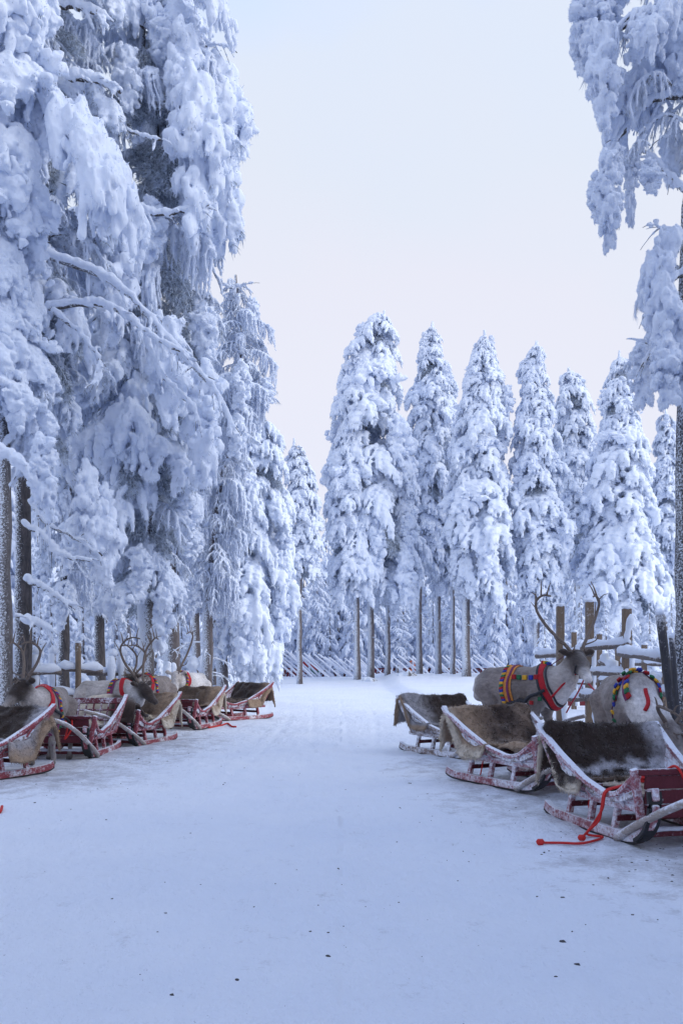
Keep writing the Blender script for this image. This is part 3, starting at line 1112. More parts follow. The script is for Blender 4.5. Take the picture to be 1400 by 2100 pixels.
for pts, r0, r1, s in [([(1405, 60), (1340, 30), (1270, 60), (1225, 85)], .04, .02, .05), ([(1405, 200), (1340, 205), (1290, 255), (1250, 320), (1240, 400)], .04, .02, .055),
                       ([(1405, 395), (1360, 350), (1320, 310), (1285, 345)], .03, .015, .035), ([(1405, 490), (1370, 478), (1340, 455)], .02, .012, .03),
                       ([(1405, 560), (1350, 590), (1325, 650)], .04, .02, .05), ([(1405, 690), (1350, 700), (1315, 750)], .03, .02, .04), ([(1405, -30), (1300, -60), (1200, -20)], .05, .03, .06)]:
    snowy_limb(tr, pts, 13.3, r0, r1, s)

# ------------------------------------------------------------------ forest behind: individual trees sharing three crowns
def low_bough(kind, seed):
    me = bough_mesh('low', kind, seed, .05, 90)
    v = np.array([x.co for x in me.vertices])
    f = [tuple(p.vertices) for p in me.polygons]
    mi = [p.material_index for p in me.polygons]
    D.meshes.remove(me)
    return v, f, mi


LOW = [low_bough('pad', 71), low_bough('pad', 72), low_bough('heavy', 73), low_bough('cluster', 74)]


def crown_mesh(seed, h, r, bottom, narrow):
    g = random.Random(seed)
    V, Fc, MI = [], [], []
    k = 0
    z, az = bottom, 0
    while z < h - .2:
        q = (z - bottom) / (h - bottom)
        rad = max(.3, r * (1 - q ** narrow) * (.75 + .25 * min(1, q * 6)))
        az += 2.399 + g.uniform(-.4, .4)
        v, f, mi = LOW[g.choices(range(4), (4, 4, 1, 1))[0]]
        L = rad * g.uniform(.75, 1.1)
        M = Matrix.Translation((0, 0, z + .2 * L)) @ Matrix.Rotation(az, 4, 'Z') @ Matrix.Rotation(g.uniform(0, .3), 4, 'Y') @ Matrix.Diagonal((L, L * g.uniform(.8, 1.1), L * g.uniform(.8, 1.2), 1))
        A = np.array(M)
        V.append(v @ A[:3, :3].T + A[:3, 3])
        Fc += [tuple(i + k for i in p) for p in f]
        MI += mi
        k += len(v)
        z += .13 + .07 * rad
    me = D.meshes.new('crown')
    me.from_pydata(np.vstack(V).tolist(), [], Fc)
    me.materials.append(M_SNOW)
    me.materials.append(M_TWIG)
    me.polygons.foreach_set('material_index', np.array(MI, 'i4'))
    me.polygons.foreach_set('use_smooth', np.ones(len(Fc), bool))
    me.update()
    t = MB()
    t.tube([(0, 0, -.3), (0, 0, h * .5), (0, 0, h)], [.15, .11, .02], 7)
    tm = t.build('trunk', M_BARK2)
    td = tm.data
    D.objects.remove(tm)
    return me, td, h


CROWNS = [crown_mesh(1, 12, 1.5, .6, 1.2), crown_mesh(2, 14, 1.7, 2.2, 1.6), crown_mesh(3, 7, 1.3, .15, 1.1), crown_mesh(4, 10, 1.6, 1.2, 2.2)]
G_BG = 'frosted trees of the forest behind the far fence'
G_BL = 'frosted trees deep in the forest on the left'


def bg_tree(px, d, which, top_py, group, label):
    me, td, h = CROWNS[which]
    x = (px - 700) / F * d
    z = gz(x, d)
    want = EYE + (HZ - top_py) / F * d - z
    s = want / h
    root = empty('forest_tree', (x, d, z - .05), random.uniform(0, 6.28))
    w = s * random.uniform(.85, 1.15) if s < 1.3 else 1.3
    root.scale = (max(w, .55), max(w, .55), s)
    tag(root, 'frosted forest tree', 'tree', group)
    ROWS.setdefault(label, []).append((px, root, which))
    link('trunk', td, root)
    link('crown', me, root)


rb = random.Random(5)
MARKS_R = [('low boughed spruce', 500), ('lone slim spruce', 614), ('broad domed spruce', 760), ('pointed heavy spruce', 985), ('bent tipped spruce', 1100), ('wide skirted spruce', 1268), ('dark right trunk', 1395)]
MARKS_L = [('leftmost dark trunk', 48), ('broad left pine', 300), ('weeping birch', 425)]
ORD = ['first', 'second', 'third', 'fourth', 'fifth', 'sixth', 'seventh', 'eighth', 'ninth', 'tenth', 'eleventh', 'twelfth']
SHAPE = {0: 'narrow frosted forest tree', 1: 'tall bare stemmed forest tree', 2: 'low bushy frosted sapling', 3: 'rounded frosted forest tree'}
ROWS = {}


def label_rows():
    for (row, marks, where), items in ROWS.items():
        items.sort(key=lambda q: q[0])
        for name, mp in marks:
            for sgn, word in ((-1, 'left'), (1, 'right')):
                near = [q for q in items if min(marks, key=lambda w: abs(w[1] - q[0]))[0] == name and (q[0] - mp) * sgn >= 0]
                near.sort(key=lambda q: abs(q[0] - mp))
                for k, (px, root, wh) in enumerate(near):
                    root['label'] = f"{SHAPE[wh]}, {row} row {where}, {ORD[k]} {word} of {name}"


MARKS_R, MARKS_L = tuple(MARKS_R), tuple(MARKS_L)
for d0, tops, step in ((61, (1090, 1210), 46), (66, (1060, 1170), 52), (73, (1030, 1130), 56), (82, (1000, 1110), 60), (95, (980, 1080), 66)):
    px = 470 + rb.uniform(0, 30)
    LAB_BG = ({61: 'second', 66: 'third', 73: 'fourth', 82: 'fifth', 95: 'last'}[d0], MARKS_R, 'behind far fence')
    while px < 1480:
        top = rb.uniform(*tops)
        if 620 < px < 680:
            top = max(top, 1030)
        bg_tree(px, d0 + rb.uniform(-2.5, 2.5), rb.choice([0, 1, 3, 2] if d0 < 70 else [0, 1, 3]), top, G_BG, LAB_BG)
        px += step * rb.uniform(.6, 1.4)
px = 545
LAB_BG = ('front', MARKS_R, 'behind far fence')
while px < 1380:
    bg_tree(px, rb.uniform(59.5, 65), 2, rb.uniform(1225, 1335), G_BG, LAB_BG)
    px += rb.uniform(16, 40)
for d0, tops, step in ((33, (1120, 1290), 62), (39, (900, 1050), 60), (46, (700, 900), 62), (55, (560, 800), 60), (66, (560, 800), 60)):
    px = -90 + rb.uniform(0, 30)
    LAB_BL = ({33: 'front', 39: 'second', 46: 'third', 55: 'fourth', 66: 'last'}[d0], MARKS_L, 'behind left fence')
    while px < (430 if d0 < 35 else 500 if d0 < 50 else 540):
        top = rb.uniform(*tops)
        if px > 440:
            top = max(top, 860)
        bg_tree(px, d0 + rb.uniform(-2, 2), rb.choice([0, 1, 3] if d0 > 35 else [2, 2, 0]), top, G_BL, LAB_BL)
        px += step * rb.uniform(.6, 1.4)
for px, d, top in ((70, 24, 1235), (105, 27, 1190), (170, 26, 1215), (238, 27, 1180), (262, 29, 1230), (318, 29, 1225), (372, 33, 1260), (418, 36, 1250), (20, 23, 1225), (450, 38, 1270)):
    bg_tree(px, d, 2, top, G_BL, ('nearest', MARKS_L, 'behind left fence'))
for px, d, top in ((1150, 31, 1255), (1190, 34, 1215), (1240, 29, 1240), (1292, 33, 1205), (1330, 30, 1235), (1375, 32, 1215), (1115, 38, 1250)):
    bg_tree(px, d, 2, top, G_BG, ('nearest', MARKS_R, 'behind right fence'))
label_rows()
# unseen forest trees added round the camera, sized to shade near ground and trees
G_BC = 'unseen frosted trees added round the near end of the clearing for shade'
for x, y, w, s in ((7.5, 6, 1, 1.6), (9.5, 9.5, 0, 1.75), (6.5, 1.5, 3, 2.0), (9, -2, 1, 1.7), (10.5, 6.5, 1, 1.75), (13, 8, 1, 1.8), (12, -1, 0, 1.9), (5.5, -5, 0, 1.4), (11.5, 3, 3, 2.2), (8, -8, 1, 1.5), (3.5, -11, 3, 1.6), (16, 13, 1, 1.3), (9.6, 17.6, 1, 1.7), (14, -6, 0, 1.5),
                   (-6.5, 5, 1, 1.2), (-8.5, 9, 3, 1.7), (-7.5, 0, 0, 1.4), (-6, -6, 1, 1.2), (-10, -3, 3, 1.7), (11, -14, 1, 1.3), (17, 2, 1, 1.3), (-1.5, -14, 0, 1.4)):
    me, td, h = CROWNS[w]
    root = empty('forest_tree', (x, y, gz(x, y) - .05), rb.uniform(0, 6))
    root.scale = (1.5, 1.5, s)
    tag(root, 'unseen frosted forest tree added beside or behind the viewpoint for shade', 'tree', G_BC)
    link('trunk', td, root)
    link('crown', me, root)
# ------------------------------------------------------------------ sleds (local: +x forward, +y left, z up)
def side_top(x):
    """Height of the flared side's upper edge along the sled."""
    return float(np.interp(x, [-.98, -.90, -.6, -.2, .12, .22, .40, .62, .72], [.875, .81, .64, .455, .385, .38, .42, .54, .60]))


RUN = [(-1.10, .085), (-1.0, .05), (-.8, .035), (-.2, .03), (.25, .035), (.50, .055), (.66, .12), (.76, .23), (.795, .36), (.78, .47)]


def make_sled(label, loc, head, group, red=M_RED, poles=True, pole_len=1.8, scale=1., snow_side=True):
    root = empty('sled', (loc[0], loc[1], gz(loc[0], loc[1]) - .025), head)
    root.scale = (scale,) * 3
    tag(root, label, 'sled', group)
    dark = M_REDD
    for s in (-1, 1):
        c = spline([(x, s * .46, z) for x, z in RUN], 34)
        m = MB()
        m.sweep([(p[0], p[1], p[2] + .045) for p in c], (.028, .042))
        rn = m.build('runner', red, root, bevel=.006)
        m = MB()
        i0 = 0
        q = c[i0:]
        nrm = []
        for i in range(len(q)):
            t = q[min(i + 1, len(q) - 1)] - q[max(i - 1, 0)]
            t /= np.linalg.norm(t)
            nrm.append(np.array([t[2], 0, -t[0]]))
        m.sweep([(p[0] + n_[0] * .006, p[1], p[2] + .0 + n_[2] * .006) for p, n_ in zip(q, nrm)], (.030, .008))
        # broad black shoe on the up-curved nose
        n0 = 20
        m.sweep([(p[0] + n_[0] * .012, p[1], p[2] + n_[2] * .012 + .02) for p, n_ in zip(q[n0:], nrm[n0:])], (.058, .014))
        m.build('runner_shoe', M_STEEL, rn)
        for x in (-.62, -.22, .2):
            m = MB()
            m.beam((x - .03, s * .455, .06), (x, s * .43, .30), .05, .055, up=(1, 0, 0))
            m.build('stanchion', red, root, bevel=.008)
        m = MB()
        m.sweep([(-.86, s * .435, .325), (-.4, s * .435, .315), (.2, s * .435, .31), (.62, s * .435, .33)], (.035, .028))
        m.build('deck_rail', red, root, bevel=.01)
        # flared side: planks with gaps, ribs outside, capping rail
        X = np.linspace(0, 1, 22)
        for k in range(3):
            lo_, hi_ = k / 3 + .02, (k + 1) / 3 - .025
            vs, fs = [], []
            for u in X:
                xb, xt = -.70 + 1.33 * u, -.95 + 1.65 * u
                zt = side_top(xt)
                for w in (lo_, hi_):
                    for th in (0, .02):
                        x_ = xb + (xt - xb) * w
                        z_ = .335 + (zt - .335) * w
                        y_ = .43 + (.155 * min(1, .35 + .65 * abs(zt - .3) / .5)) * w + th
                        vs.append((x_, s * y_, z_))
            for i in range(len(X) - 1):
                a, b = 4 * i, 4 * i + 4
                fs += [(a, b, b + 2, a + 2), (a + 1, a + 3, b + 3, b + 1), (a, a + 1, b + 1, b), (a + 2, b + 2, b + 3, a + 3)]
            fs += [(0, 2, 3, 1), (4 * len(X) - 4, 4 * len(X) - 3, 4 * len(X) - 1, 4 * len(X) - 2)]
            obj('side_plank', vs, fs, red, root, False)
        for u in (.03, .2, .4, .6, .8, .97):
            xb, xt = -.70 + 1.33 * u, -.95 + 1.65 * u
            zt = side_top(xt)
            yt = .43 + .155 * min(1, .35 + .65 * abs(zt - .3) / .5) + .03
            m = MB()
            m.beam((xb, s * .46, .30), (xt, s * yt, zt - .01), .03, .022, up=(0, s, 0))
            m.build('side_rib', red, root, bevel=.004)
        top = []
        for u in np.linspace(0, 1, 26):
            xt = -.98 + 1.70 * u
            zt = side_top(xt)
            yt = .43 + .155 * min(1, .35 + .65 * abs(zt - .3) / .5) + .012
            top.append((xt, s * yt, zt + .012))
        m = MB()
        m.sweep(top, (.032, .022))
        m.build('top_rail', red, root, bevel=.008)
        mid = []
        for u in np.linspace(0, 1, 20):
            xb, xt = -.70 + 1.33 * u, -.95 + 1.65 * u
            w = .56
            zt = side_top(xt)
            yt = .43 + (.155 * min(1, .35 + .65 * abs(zt - .3) / .5)) * w
            mid.append((xb + (xt - xb) * w, s * (yt + .032), .335 + (zt - .335) * w))
        m = MB()
        m.sweep(mid, (.014, .024))
        m.build('side_rail', M_GREYW, root, bevel=.006)
        # snow lying on rails
        for src, off, r, nm in (([(p[0], p[1] + s * .0, p[2] - .0) for p in mid], .026, .013, 'rail_snow'), ([(x, s * .44, .345) for x in np.linspace(-.84, .58, 18)], .0, .020, 'rail_snow')):
            m = MB()
            n = len(src)
            m.tube([(p[0], p[1] + random.uniform(-.006, .006), p[2] + off) for p in src],
                   [max(.004, r * random.choice([.25, .5, .8, 1.1, 1.2])) for _ in range(n)], 7, wob=.2)
            m.build(nm, M_SNOWFINE, root, smooth=True)
        # draft pole
        if poles:
            a = Vector((.30, s * .50, .05))
            pts = [a, a + Vector((.25, 0, .13)), a + Vector((.8, -s * .02, .37)), a + Vector((1.3, -s * .06, .55)), a + Vector((pole_len, -s * .14, .66))]
            m = MB()
            m.tube(spline(pts, 14), [.036 - .0007 * i for i in range(14)], 9, wob=.08)
            m.build('draft_pole', M_POLE, root, smooth=True)
    # back rest: top board, bottom board, lattice bars
    bx = lambda z: -.655 - (z - .40) * .60
    m = MB()
    m.beam((bx(.80), -.56, .80), (bx(.80), .56, .80), .026, .10, up=(-.5, 0, .86))
    m.build('backrest_board', dark, root, bevel=.006)
    m = MB()
    m.beam((bx(.52), -.50, .52), (bx(.52), .50, .52), .03, .06, up=(-.5, 0, .86))
    m.build('backrest_bar', dark, root, bevel=.004)
    m = MB()
    m.beam((bx(.66), -.52, .66), (bx(.66), .52, .66), .022, .022, up=(-.5, 0, .86))
    m.build('backrest_bar', dark, root)
    for i in range(9):
        y = -.44 + .11 * i
        m = MB()
        m.beam((bx(.40), y, .40), (bx(.77), y * 1.08, .77), .022, .022, up=(1, 0, .3))
        m.build('backrest_spindle', dark, root)
    # corner posts
    for s in (-1, 1):
        m = MB()
        m.beam((-.70, s * .49, .33), (-.97, s * .60, .875), .05, .045, up=(1, 0, .4))
        m.build('corner_post', red, root, bevel=.008)
        m = MB()
        m.beam((.64, s * .47, .20), (.72, s * .585, .66), .06, .05, up=(1, 0, -.2))
        m.build('corner_post', red, root, bevel=.008)
    # front dash planks
    for k in range(3):
        z0, z1 = .27 + .115 * k, .27 + .115 * k + .108
        m = MB()
        zc = (z0 + z1) / 2
        xc = .66 + (zc - .2) * .16
        m.beam((xc, -.455 - .1 * (zc - .2), zc), (xc, .455 + .1 * (zc - .2), zc), .024, .108, up=(.16, 0, 1))
        m.build('dash_plank', dark, root, bevel=.004)
    m = MB()
    m.beam((.735, -.56, .635), (.735, .56, .635), .05, .05)
    m.build('dash_rail', dark, root, bevel=.01)
    for x, z in ((.52, .12), (-.62, .20), (.2, .20)):
        m = MB()
        m.beam((x, -.45, z), (x, .45, z), .04, .05)
        m.build('crossbar', dark, root, bevel=.006)
    m = MB()
    m.tube([(.535, y, .155) for y in np.linspace(-.42, .42, 14)], [random.uniform(.012, .024) for _ in range(14)], 7, wob=.2)
    m.build('crossbar_snow', M_SNOWFINE, root, smooth=True)
    # floor and seat
    for k in range(5):
        m = MB()
        m.box((-.03, -.34 + .17 * k, .335), (1.3, .155, .02))
        m.build('floor_board', dark, root)
    m = MB()
    m.box((-.36, 0, .42), (.44, .92, .025))
    m.build('seat_board', dark, root, bevel=.004)
    return root


def fur_fringe(v, cols, parent, n, ln, seed, nrm, name='fur_tuft'):
    """Short fur strands standing off a hide, one joined mass."""
    g = np.random.default_rng(seed)
    i = g.choice(len(v), n)
    d = nrm[i] * .5 + g.normal(0, .35, (n, 3)) + np.array([0, 0, -.6])
    cv, cf = cones(v[i] + g.normal(0, .006, (n, 3)), d, g.uniform(.5, 1.1, n) * ln, g.uniform(.003, .006, n))
    o = obj(name, cv, cf, M_HIDE, parent, False, coat=np.repeat(cols[i] * g.uniform(.7, 1.3, (n, 1)), 4, 0))
    o['kind'] = 'stuff'
    return o


DKB, TAN, CRM, GRY, MIDB = (np.array(c) for c in ((.038, .026, .022), (.30, .215, .15), (.54, .47, .38), (.44, .43, .46), (.12, .085, .065)))


def hide(label, sled, seed, pat, W=.69, y0=0., droop=1., top=.885, tail=.40, tufts=2600, v_in=0., near=0, nlim=.60,  group='reindeer hides spread over the sled backrests'):
    """Hide draped over the backrest: up from the seat, over the top board and down behind; its ends flop over the corners."""
    g = np.random.default_rng(seed)
    nu, nv = 64, 46
    prof = spline([(-.20 + v_in, .48), (-.40, .462), (-.575, .485), (-.655, .58), (-.76, .73), (-.845, top - .02), (-.90, top + .02), (-.955, top - .04), (-.99, top - .18), (-1.01, top - tail)], nv)
    us = np.linspace(-1, 1, nu)
    V = np.zeros((nu, nv, 3))
    C = np.zeros((nu, nv, 3))
    n1 = vnoise((nu, nv, 2), 12, g)[:, :, 0]
    n2 = vnoise((nu, nv, 2), 5, g)[:, :, 0]
    n3 = vnoise((nu, nv, 2), 2.2, g)[:, :, 0]
    for i, u in enumerate(us):
        for j in range(nv):
            x, z = prof[j]
            y = y0 + u * W * (1 + .05 * n1[i, j])
            if near and y * near > nlim:          # tucked in behind the near corner instead of hanging over it
                y = near * (nlim + .04 * n2[i, j])
            e = max(0, abs(y) - .55)
            zz = z - droop * .95 * e + .035 * n1[i, j] * (abs(u) + .3) + .018 * n2[i, j] + .008 * n3[i, j]
            # slight sag of the top edge in the middle
            zz -= .02 * (1 - u * u) * (j / nv > .4)
            yy = math.copysign(min(abs(y), .55 + .35 * e), y)
            V[i, j] = (x - .01 + .02 * n2[i, j], yy, zz)
            C[i, j] = pat(u + .10 * n1[i, j] + .05 * n3[i, j], j / (nv - 1) + .08 * n2[i, j] + .05 * n3[i, j])
    f = []
    for i in range(nu - 1):
        for j in range(nv - 1):
            a = i * nv + j
            f.append((a, a + nv, a + nv + 1, a + 1))
    o = obj('reindeer_hide', V.reshape(-1, 3), f, M_HIDE, None, True, coat=C.reshape(-1, 3))
    o.location = sled.location
    o.rotation_euler = sled.rotation_euler
    o.scale = sled.scale
    s = o.modifiers.new('thickness', 'SOLIDIFY')
    s.thickness = .028
    s.offset = 0
    tag(o, label, 'reindeer hide', group)
    nr = np.array([v.normal[:] for v in o.data.vertices])
    edge = (np.abs(us)[:, None] > .9) | (np.arange(nv)[None] < 3) | (np.arange(nv)[None] > nv - 5) | (np.abs(np.arange(nv)[None] - 30) < 4)
    vv, cc, nn = V.reshape(-1, 3), C.reshape(-1, 3), nr
    if tufts:
        idx = np.where(edge.ravel())[0]
        fur_fringe(vv[idx], cc[idx], o, tufts, .05, seed, nn[idx])
        idx = np.where((~edge).ravel())[0]
        fur_fringe(vv[idx] + nn[idx] * .012, cc[idx], o, tufts, .035, seed + 1, nn[idx])
    return o


def mixcol(a, b, t):
    t = min(1, max(0, t))
    t = t * t * (3 - 2 * t)
    return a * (1 - t) + b * t


def seat_hide(label, sled, seed, c1, c2, x0=-.15, y0=0., sx=.42, sy=.42, h=.09, z=.45):
    """Crumpled hide lying on the seat or floor."""
    g = np.random.default_rng(seed)
    n = 42
    V, C = [], []
    n1, n2 = vnoise((n, n, 2), 9, g)[:, :, 0], vnoise((n, n, 2), 4, g)[:, :, 0]
    for i in range(n):
        for j in range(n):
            u, v = i / (n - 1) * 2 - 1, j / (n - 1) * 2 - 1
            r = math.hypot(u, v)
            V.append((x0 + sx * u * (1 + .15 * n1[i, j]), y0 + sy * v * (1 + .15 * n2[i, j]), z + h * (.5 + .6 * n1[i, j] + .3 * n2[i, j]) * (1.15 - .5 * r) - .07 * max(0, r - .75)))
            C.append(mixcol(c1, c2, .5 + .9 * n1[i, j] + .4 * n2[i, j] + .3 * u))
    f = [(i * n + j, (i + 1) * n + j, (i + 1) * n + j + 1, i * n + j + 1) for i in range(n - 1) for j in range(n - 1)]
    o = obj('reindeer_hide', V, f, M_HIDE, None, True, coat=np.array(C))
    o.location, o.rotation_euler, o.scale = sled.location, sled.rotation_euler, sled.scale
    s = o.modifiers.new('thickness', 'SOLIDIFY')
    s.thickness = .025
    tag(o, label, 'reindeer hide', 'reindeer hides lying on the sled seats')
    nr = np.array([v.normal[:] for v in o.data.vertices])
    fur_fringe(np.array(V), np.array(C), o, 1800, .035, seed, nr)
    return o


def head_of(dx, dy):
    return math.atan2(dy, dx)


def place_by_runner(front, tail, side):
    """Sled centre and heading from the ground points of its visible runner (side=-1: right runner, +1: left)."""
    f, t = Vector(front), Vector(tail)
    d = (f - t).normalized()
    left = Vector((-d.y, d.x))
    c = f - d * .40 - left * side * .46
    return (c.x, c.y), head_of(d.x, d.y)


GSR, GSL = 'red sleds parked along the right side of the lane', 'red sleds parked along the left side of the lane'
c, h = place_by_runner((2.28, 7.95), (1.90, 9.57), -1)
s1 = make_sled('nearest red sled at the right edge with a rope hanging over its side', c, h, GSR)
c, h = place_by_runner((1.98, 10.75), (1.30, 12.05), -1)
s2 = make_sled('middle sled of the three on the right, frosted pink side', c, h, GSR)
c, h = place_by_runner((1.66, 14.25), (1.04, 15.35), -1)
s3 = make_sled('farthest sled on the right with frosted grey unpainted sides', c, h, GSR, M_GREYW)
c, h = place_by_runner((-4.33, 11.35), (-3.80, 12.45), 1)
l1 = make_sled('sled cut off by the left edge, nearest on the left side', c, h, GSL, M_REDL)
c, h = place_by_runner((-3.60, 14.45), (-3.55, 15.95), 1)
l2 = make_sled('second sled on the left, its red slatted backrest bare', c, h, GSL, M_REDL)
c, h = place_by_runner((-3.33, 16.5), (-2.98, 17.95), 1)
l3 = make_sled('third sled on the left with hide hanging off its outer back corner', c, h, GSL, M_REDL)
c, h = place_by_runner((-2.92, 20.1), (-2.62, 21.5), 1)
l4 = make_sled('fourth sled on the left, half hidden behind the third', c, h, GSL, M_REDL)
c, h = place_by_runner((-2.62, 22.5), (-1.75, 23.5), 1)
l5 = make_sled('farthest sled on the left, standing open to the lane', c, h, GSL, M_REDL)


def pat_r1(u, v):
    # dark brown with pale grey far end, white streak low on the seat, cream near edge
    c = mixcol(DKB, GRY, (u - .30) / .35)
    low = .80 - abs(v - .25) / .12
    c = mixcol(c, GRY * 1.05, low * 1.3 * (u > -.62))
    if v < .1:
        c = mixcol(MIDB, TAN, .5 + u)
    c = mixcol(c, CRM, (-u - .80) / .1)
    if v > .66:
        c = mixcol(c, MIDB, .3)
    return c


def pat_r2(u, v):
    c = mixcol(DKB * 1.5, MIDB * 1.3, .5 + .8 * math.sin(7 * u) * math.sin(9 * v))
    c = mixcol(c, TAN, (-u - .05) / .35)
    c = mixcol(c, CRM, (-u - .62) / .22)
    c = mixcol(c, MIDB, (u - .7) / .2)
    return c


def pat_r3(u, v):
    c = mixcol(DKB, GRY * .62, (-u - .02) / .4)
    c = mixcol(c, TAN * .9, (-u - .62) / .3)
    return c


def pat_l1(u, v):
    c = mixcol(DKB, GRY * .75, (u - .35) / .25)
    return mixcol(c, TAN, (u - .62) / .25)


def pat_l3(u, v):
    c = mixcol(MIDB * .8, TAN, (u - .1) / .5)
    return mixcol(c, CRM, (u - .68) / .22)


def pat_l5(u, v):
    c = mixcol(DKB, MIDB, (u - .3) / .3)
    return mixcol(c, TAN, (u - .5) / .25)


hide('dark brown hide with a pale grey far end over the nearest right sled backrest', s1, 1, pat_r1, W=.82, y0=.06, tail=.4, near=-1, nlim=.67, tufts=4200)
hide('mottled brown hide with a cream corner on the middle right sled', s2, 2, pat_r2, W=.82, y0=-.03, near=-1, nlim=.74, droop=.6, tufts=3600)
hide('hide fading from grey to black on the farthest right sled', s3, 3, pat_r3, W=.76, y0=-.04, droop=.2)
hide('black hide with tan shaggy end on the sled at the left edge', l1, 4, pat_l1, top=.845, W=.74, y0=.06, droop=1.0, tail=.3)
hide('long brown hide with cream end across the third left sled', l3, 5, pat_l3, top=.845, W=.74, y0=.02, droop=.9, tufts=1500)
hide('brown hide with pale curled end on the fourth left sled', l4, 6, pat_l3, top=.845, W=.72, y0=.03, droop=.9, tufts=1200)
hide('dark hide with a sand coloured end on the farthest left sled', l5, 7, pat_l5, top=.845, W=.74, y0=.03, droop=.7, tufts=1200)
seat_hide('crumpled tan and cream hide on the nearest right sled seat', s1, 21, MIDB * 1.6, CRM, x0=.12, y0=.02, sx=.3, sy=.36, h=.07, z=.44)
seat_hide('wrinkled grey brown hide on the middle right sled seat', s2, 22, MIDB * 1.3, TAN * 1.1, x0=.05, sx=.36, h=.08)
seat_hide('pale grey hide on the seat of the sled with the bare backrest', l2, 23, GRY * .7, CRM, x0=.05, y0=.12, sx=.3, sy=.34, h=.12, z=.46)
seat_hide('cream hide heaped on the seat of the third left sled', l3, 24, MIDB, CRM, x0=.0, y0=.1, sx=.34, sy=.36, h=.10)
seat_hide('brown hide with tan rim on the seat of the left edge sled', l1, 25, MIDB * .7, TAN, x0=-.05, y0=.1, sx=.34, sy=.4, h=.09)
seat_hide('dark hide on the seat of the farthest left sled', l5, 26, DKB * 1.5, MIDB, x0=-.1, y0=.1, sx=.3, sy=.34, h=.08)


def hung_hide(label, sled, seed, c1, c2, W=.5):
    """Hide hung over the front rail of a sled."""
    g = np.random.default_rng(seed)
    nu, nv = 40, 30
    prof = spline([(.25, .52), (.45, .60), (.62, .74), (.73, .735), (.80, .66), (.83, .52), (.84, .46)], nv)
    n1, n2 = vnoise((nu, nv, 2), 10, g)[:, :, 0], vnoise((nu, nv, 2), 4, g)[:, :, 0]
    V, C = [], []
    for i in range(nu):
        u = i / (nu - 1) * 2 - 1
        for j in range(nv):
            x, z = prof[j]
            V.append((x + .02 * n2[i, j], .05 + u * W * (1 + .08 * n1[i, j]), z + .05 * n1[i, j] + .02 * n2[i, j] + .13 * (1 - u * u) * math.sin(math.pi * min(1, j / nv * 1.3))))
            C.append(mixcol(c1, c2, (u + .3 * n1[i, j] + .1) / .35))
    f = [(i * nv + j, (i + 1) * nv + j, (i + 1) * nv + j + 1, i * nv + j + 1) for i in range(nu - 1) for j in range(nv - 1)]
    o = obj('reindeer_hide', V, f, M_HIDE, None, True, coat=np.array(C))
    o.location, o.rotation_euler, o.scale = sled.location, sled.rotation_euler, sled.scale
    s = o.modifiers.new('thickness', 'SOLIDIFY')
    s.thickness = .03
    tag(o, label, 'reindeer hide')
    fur_fringe(np.array(V), np.array(C), o, 1800, .035, seed, np.array([v.normal[:] for v in o.data.vertices]))


hung_hide('cream and dark brown hide bundled over the front of the third left sled', l3, 31, CRM, DKB * 1.6)

# ------------------------------------------------------------------ reindeer (local: +x forward, z up, back about 1.1 m)
C_BODY, C_BODYD, C_PALE, C_WHITE, C_DARK, C_LEG = (np.array(c) for c in ((.215, .18, .165), (.13, .10, .09), (.42, .38, .36), (.66, .63, .62), (.05, .038, .034), (.26, .23, .22)))


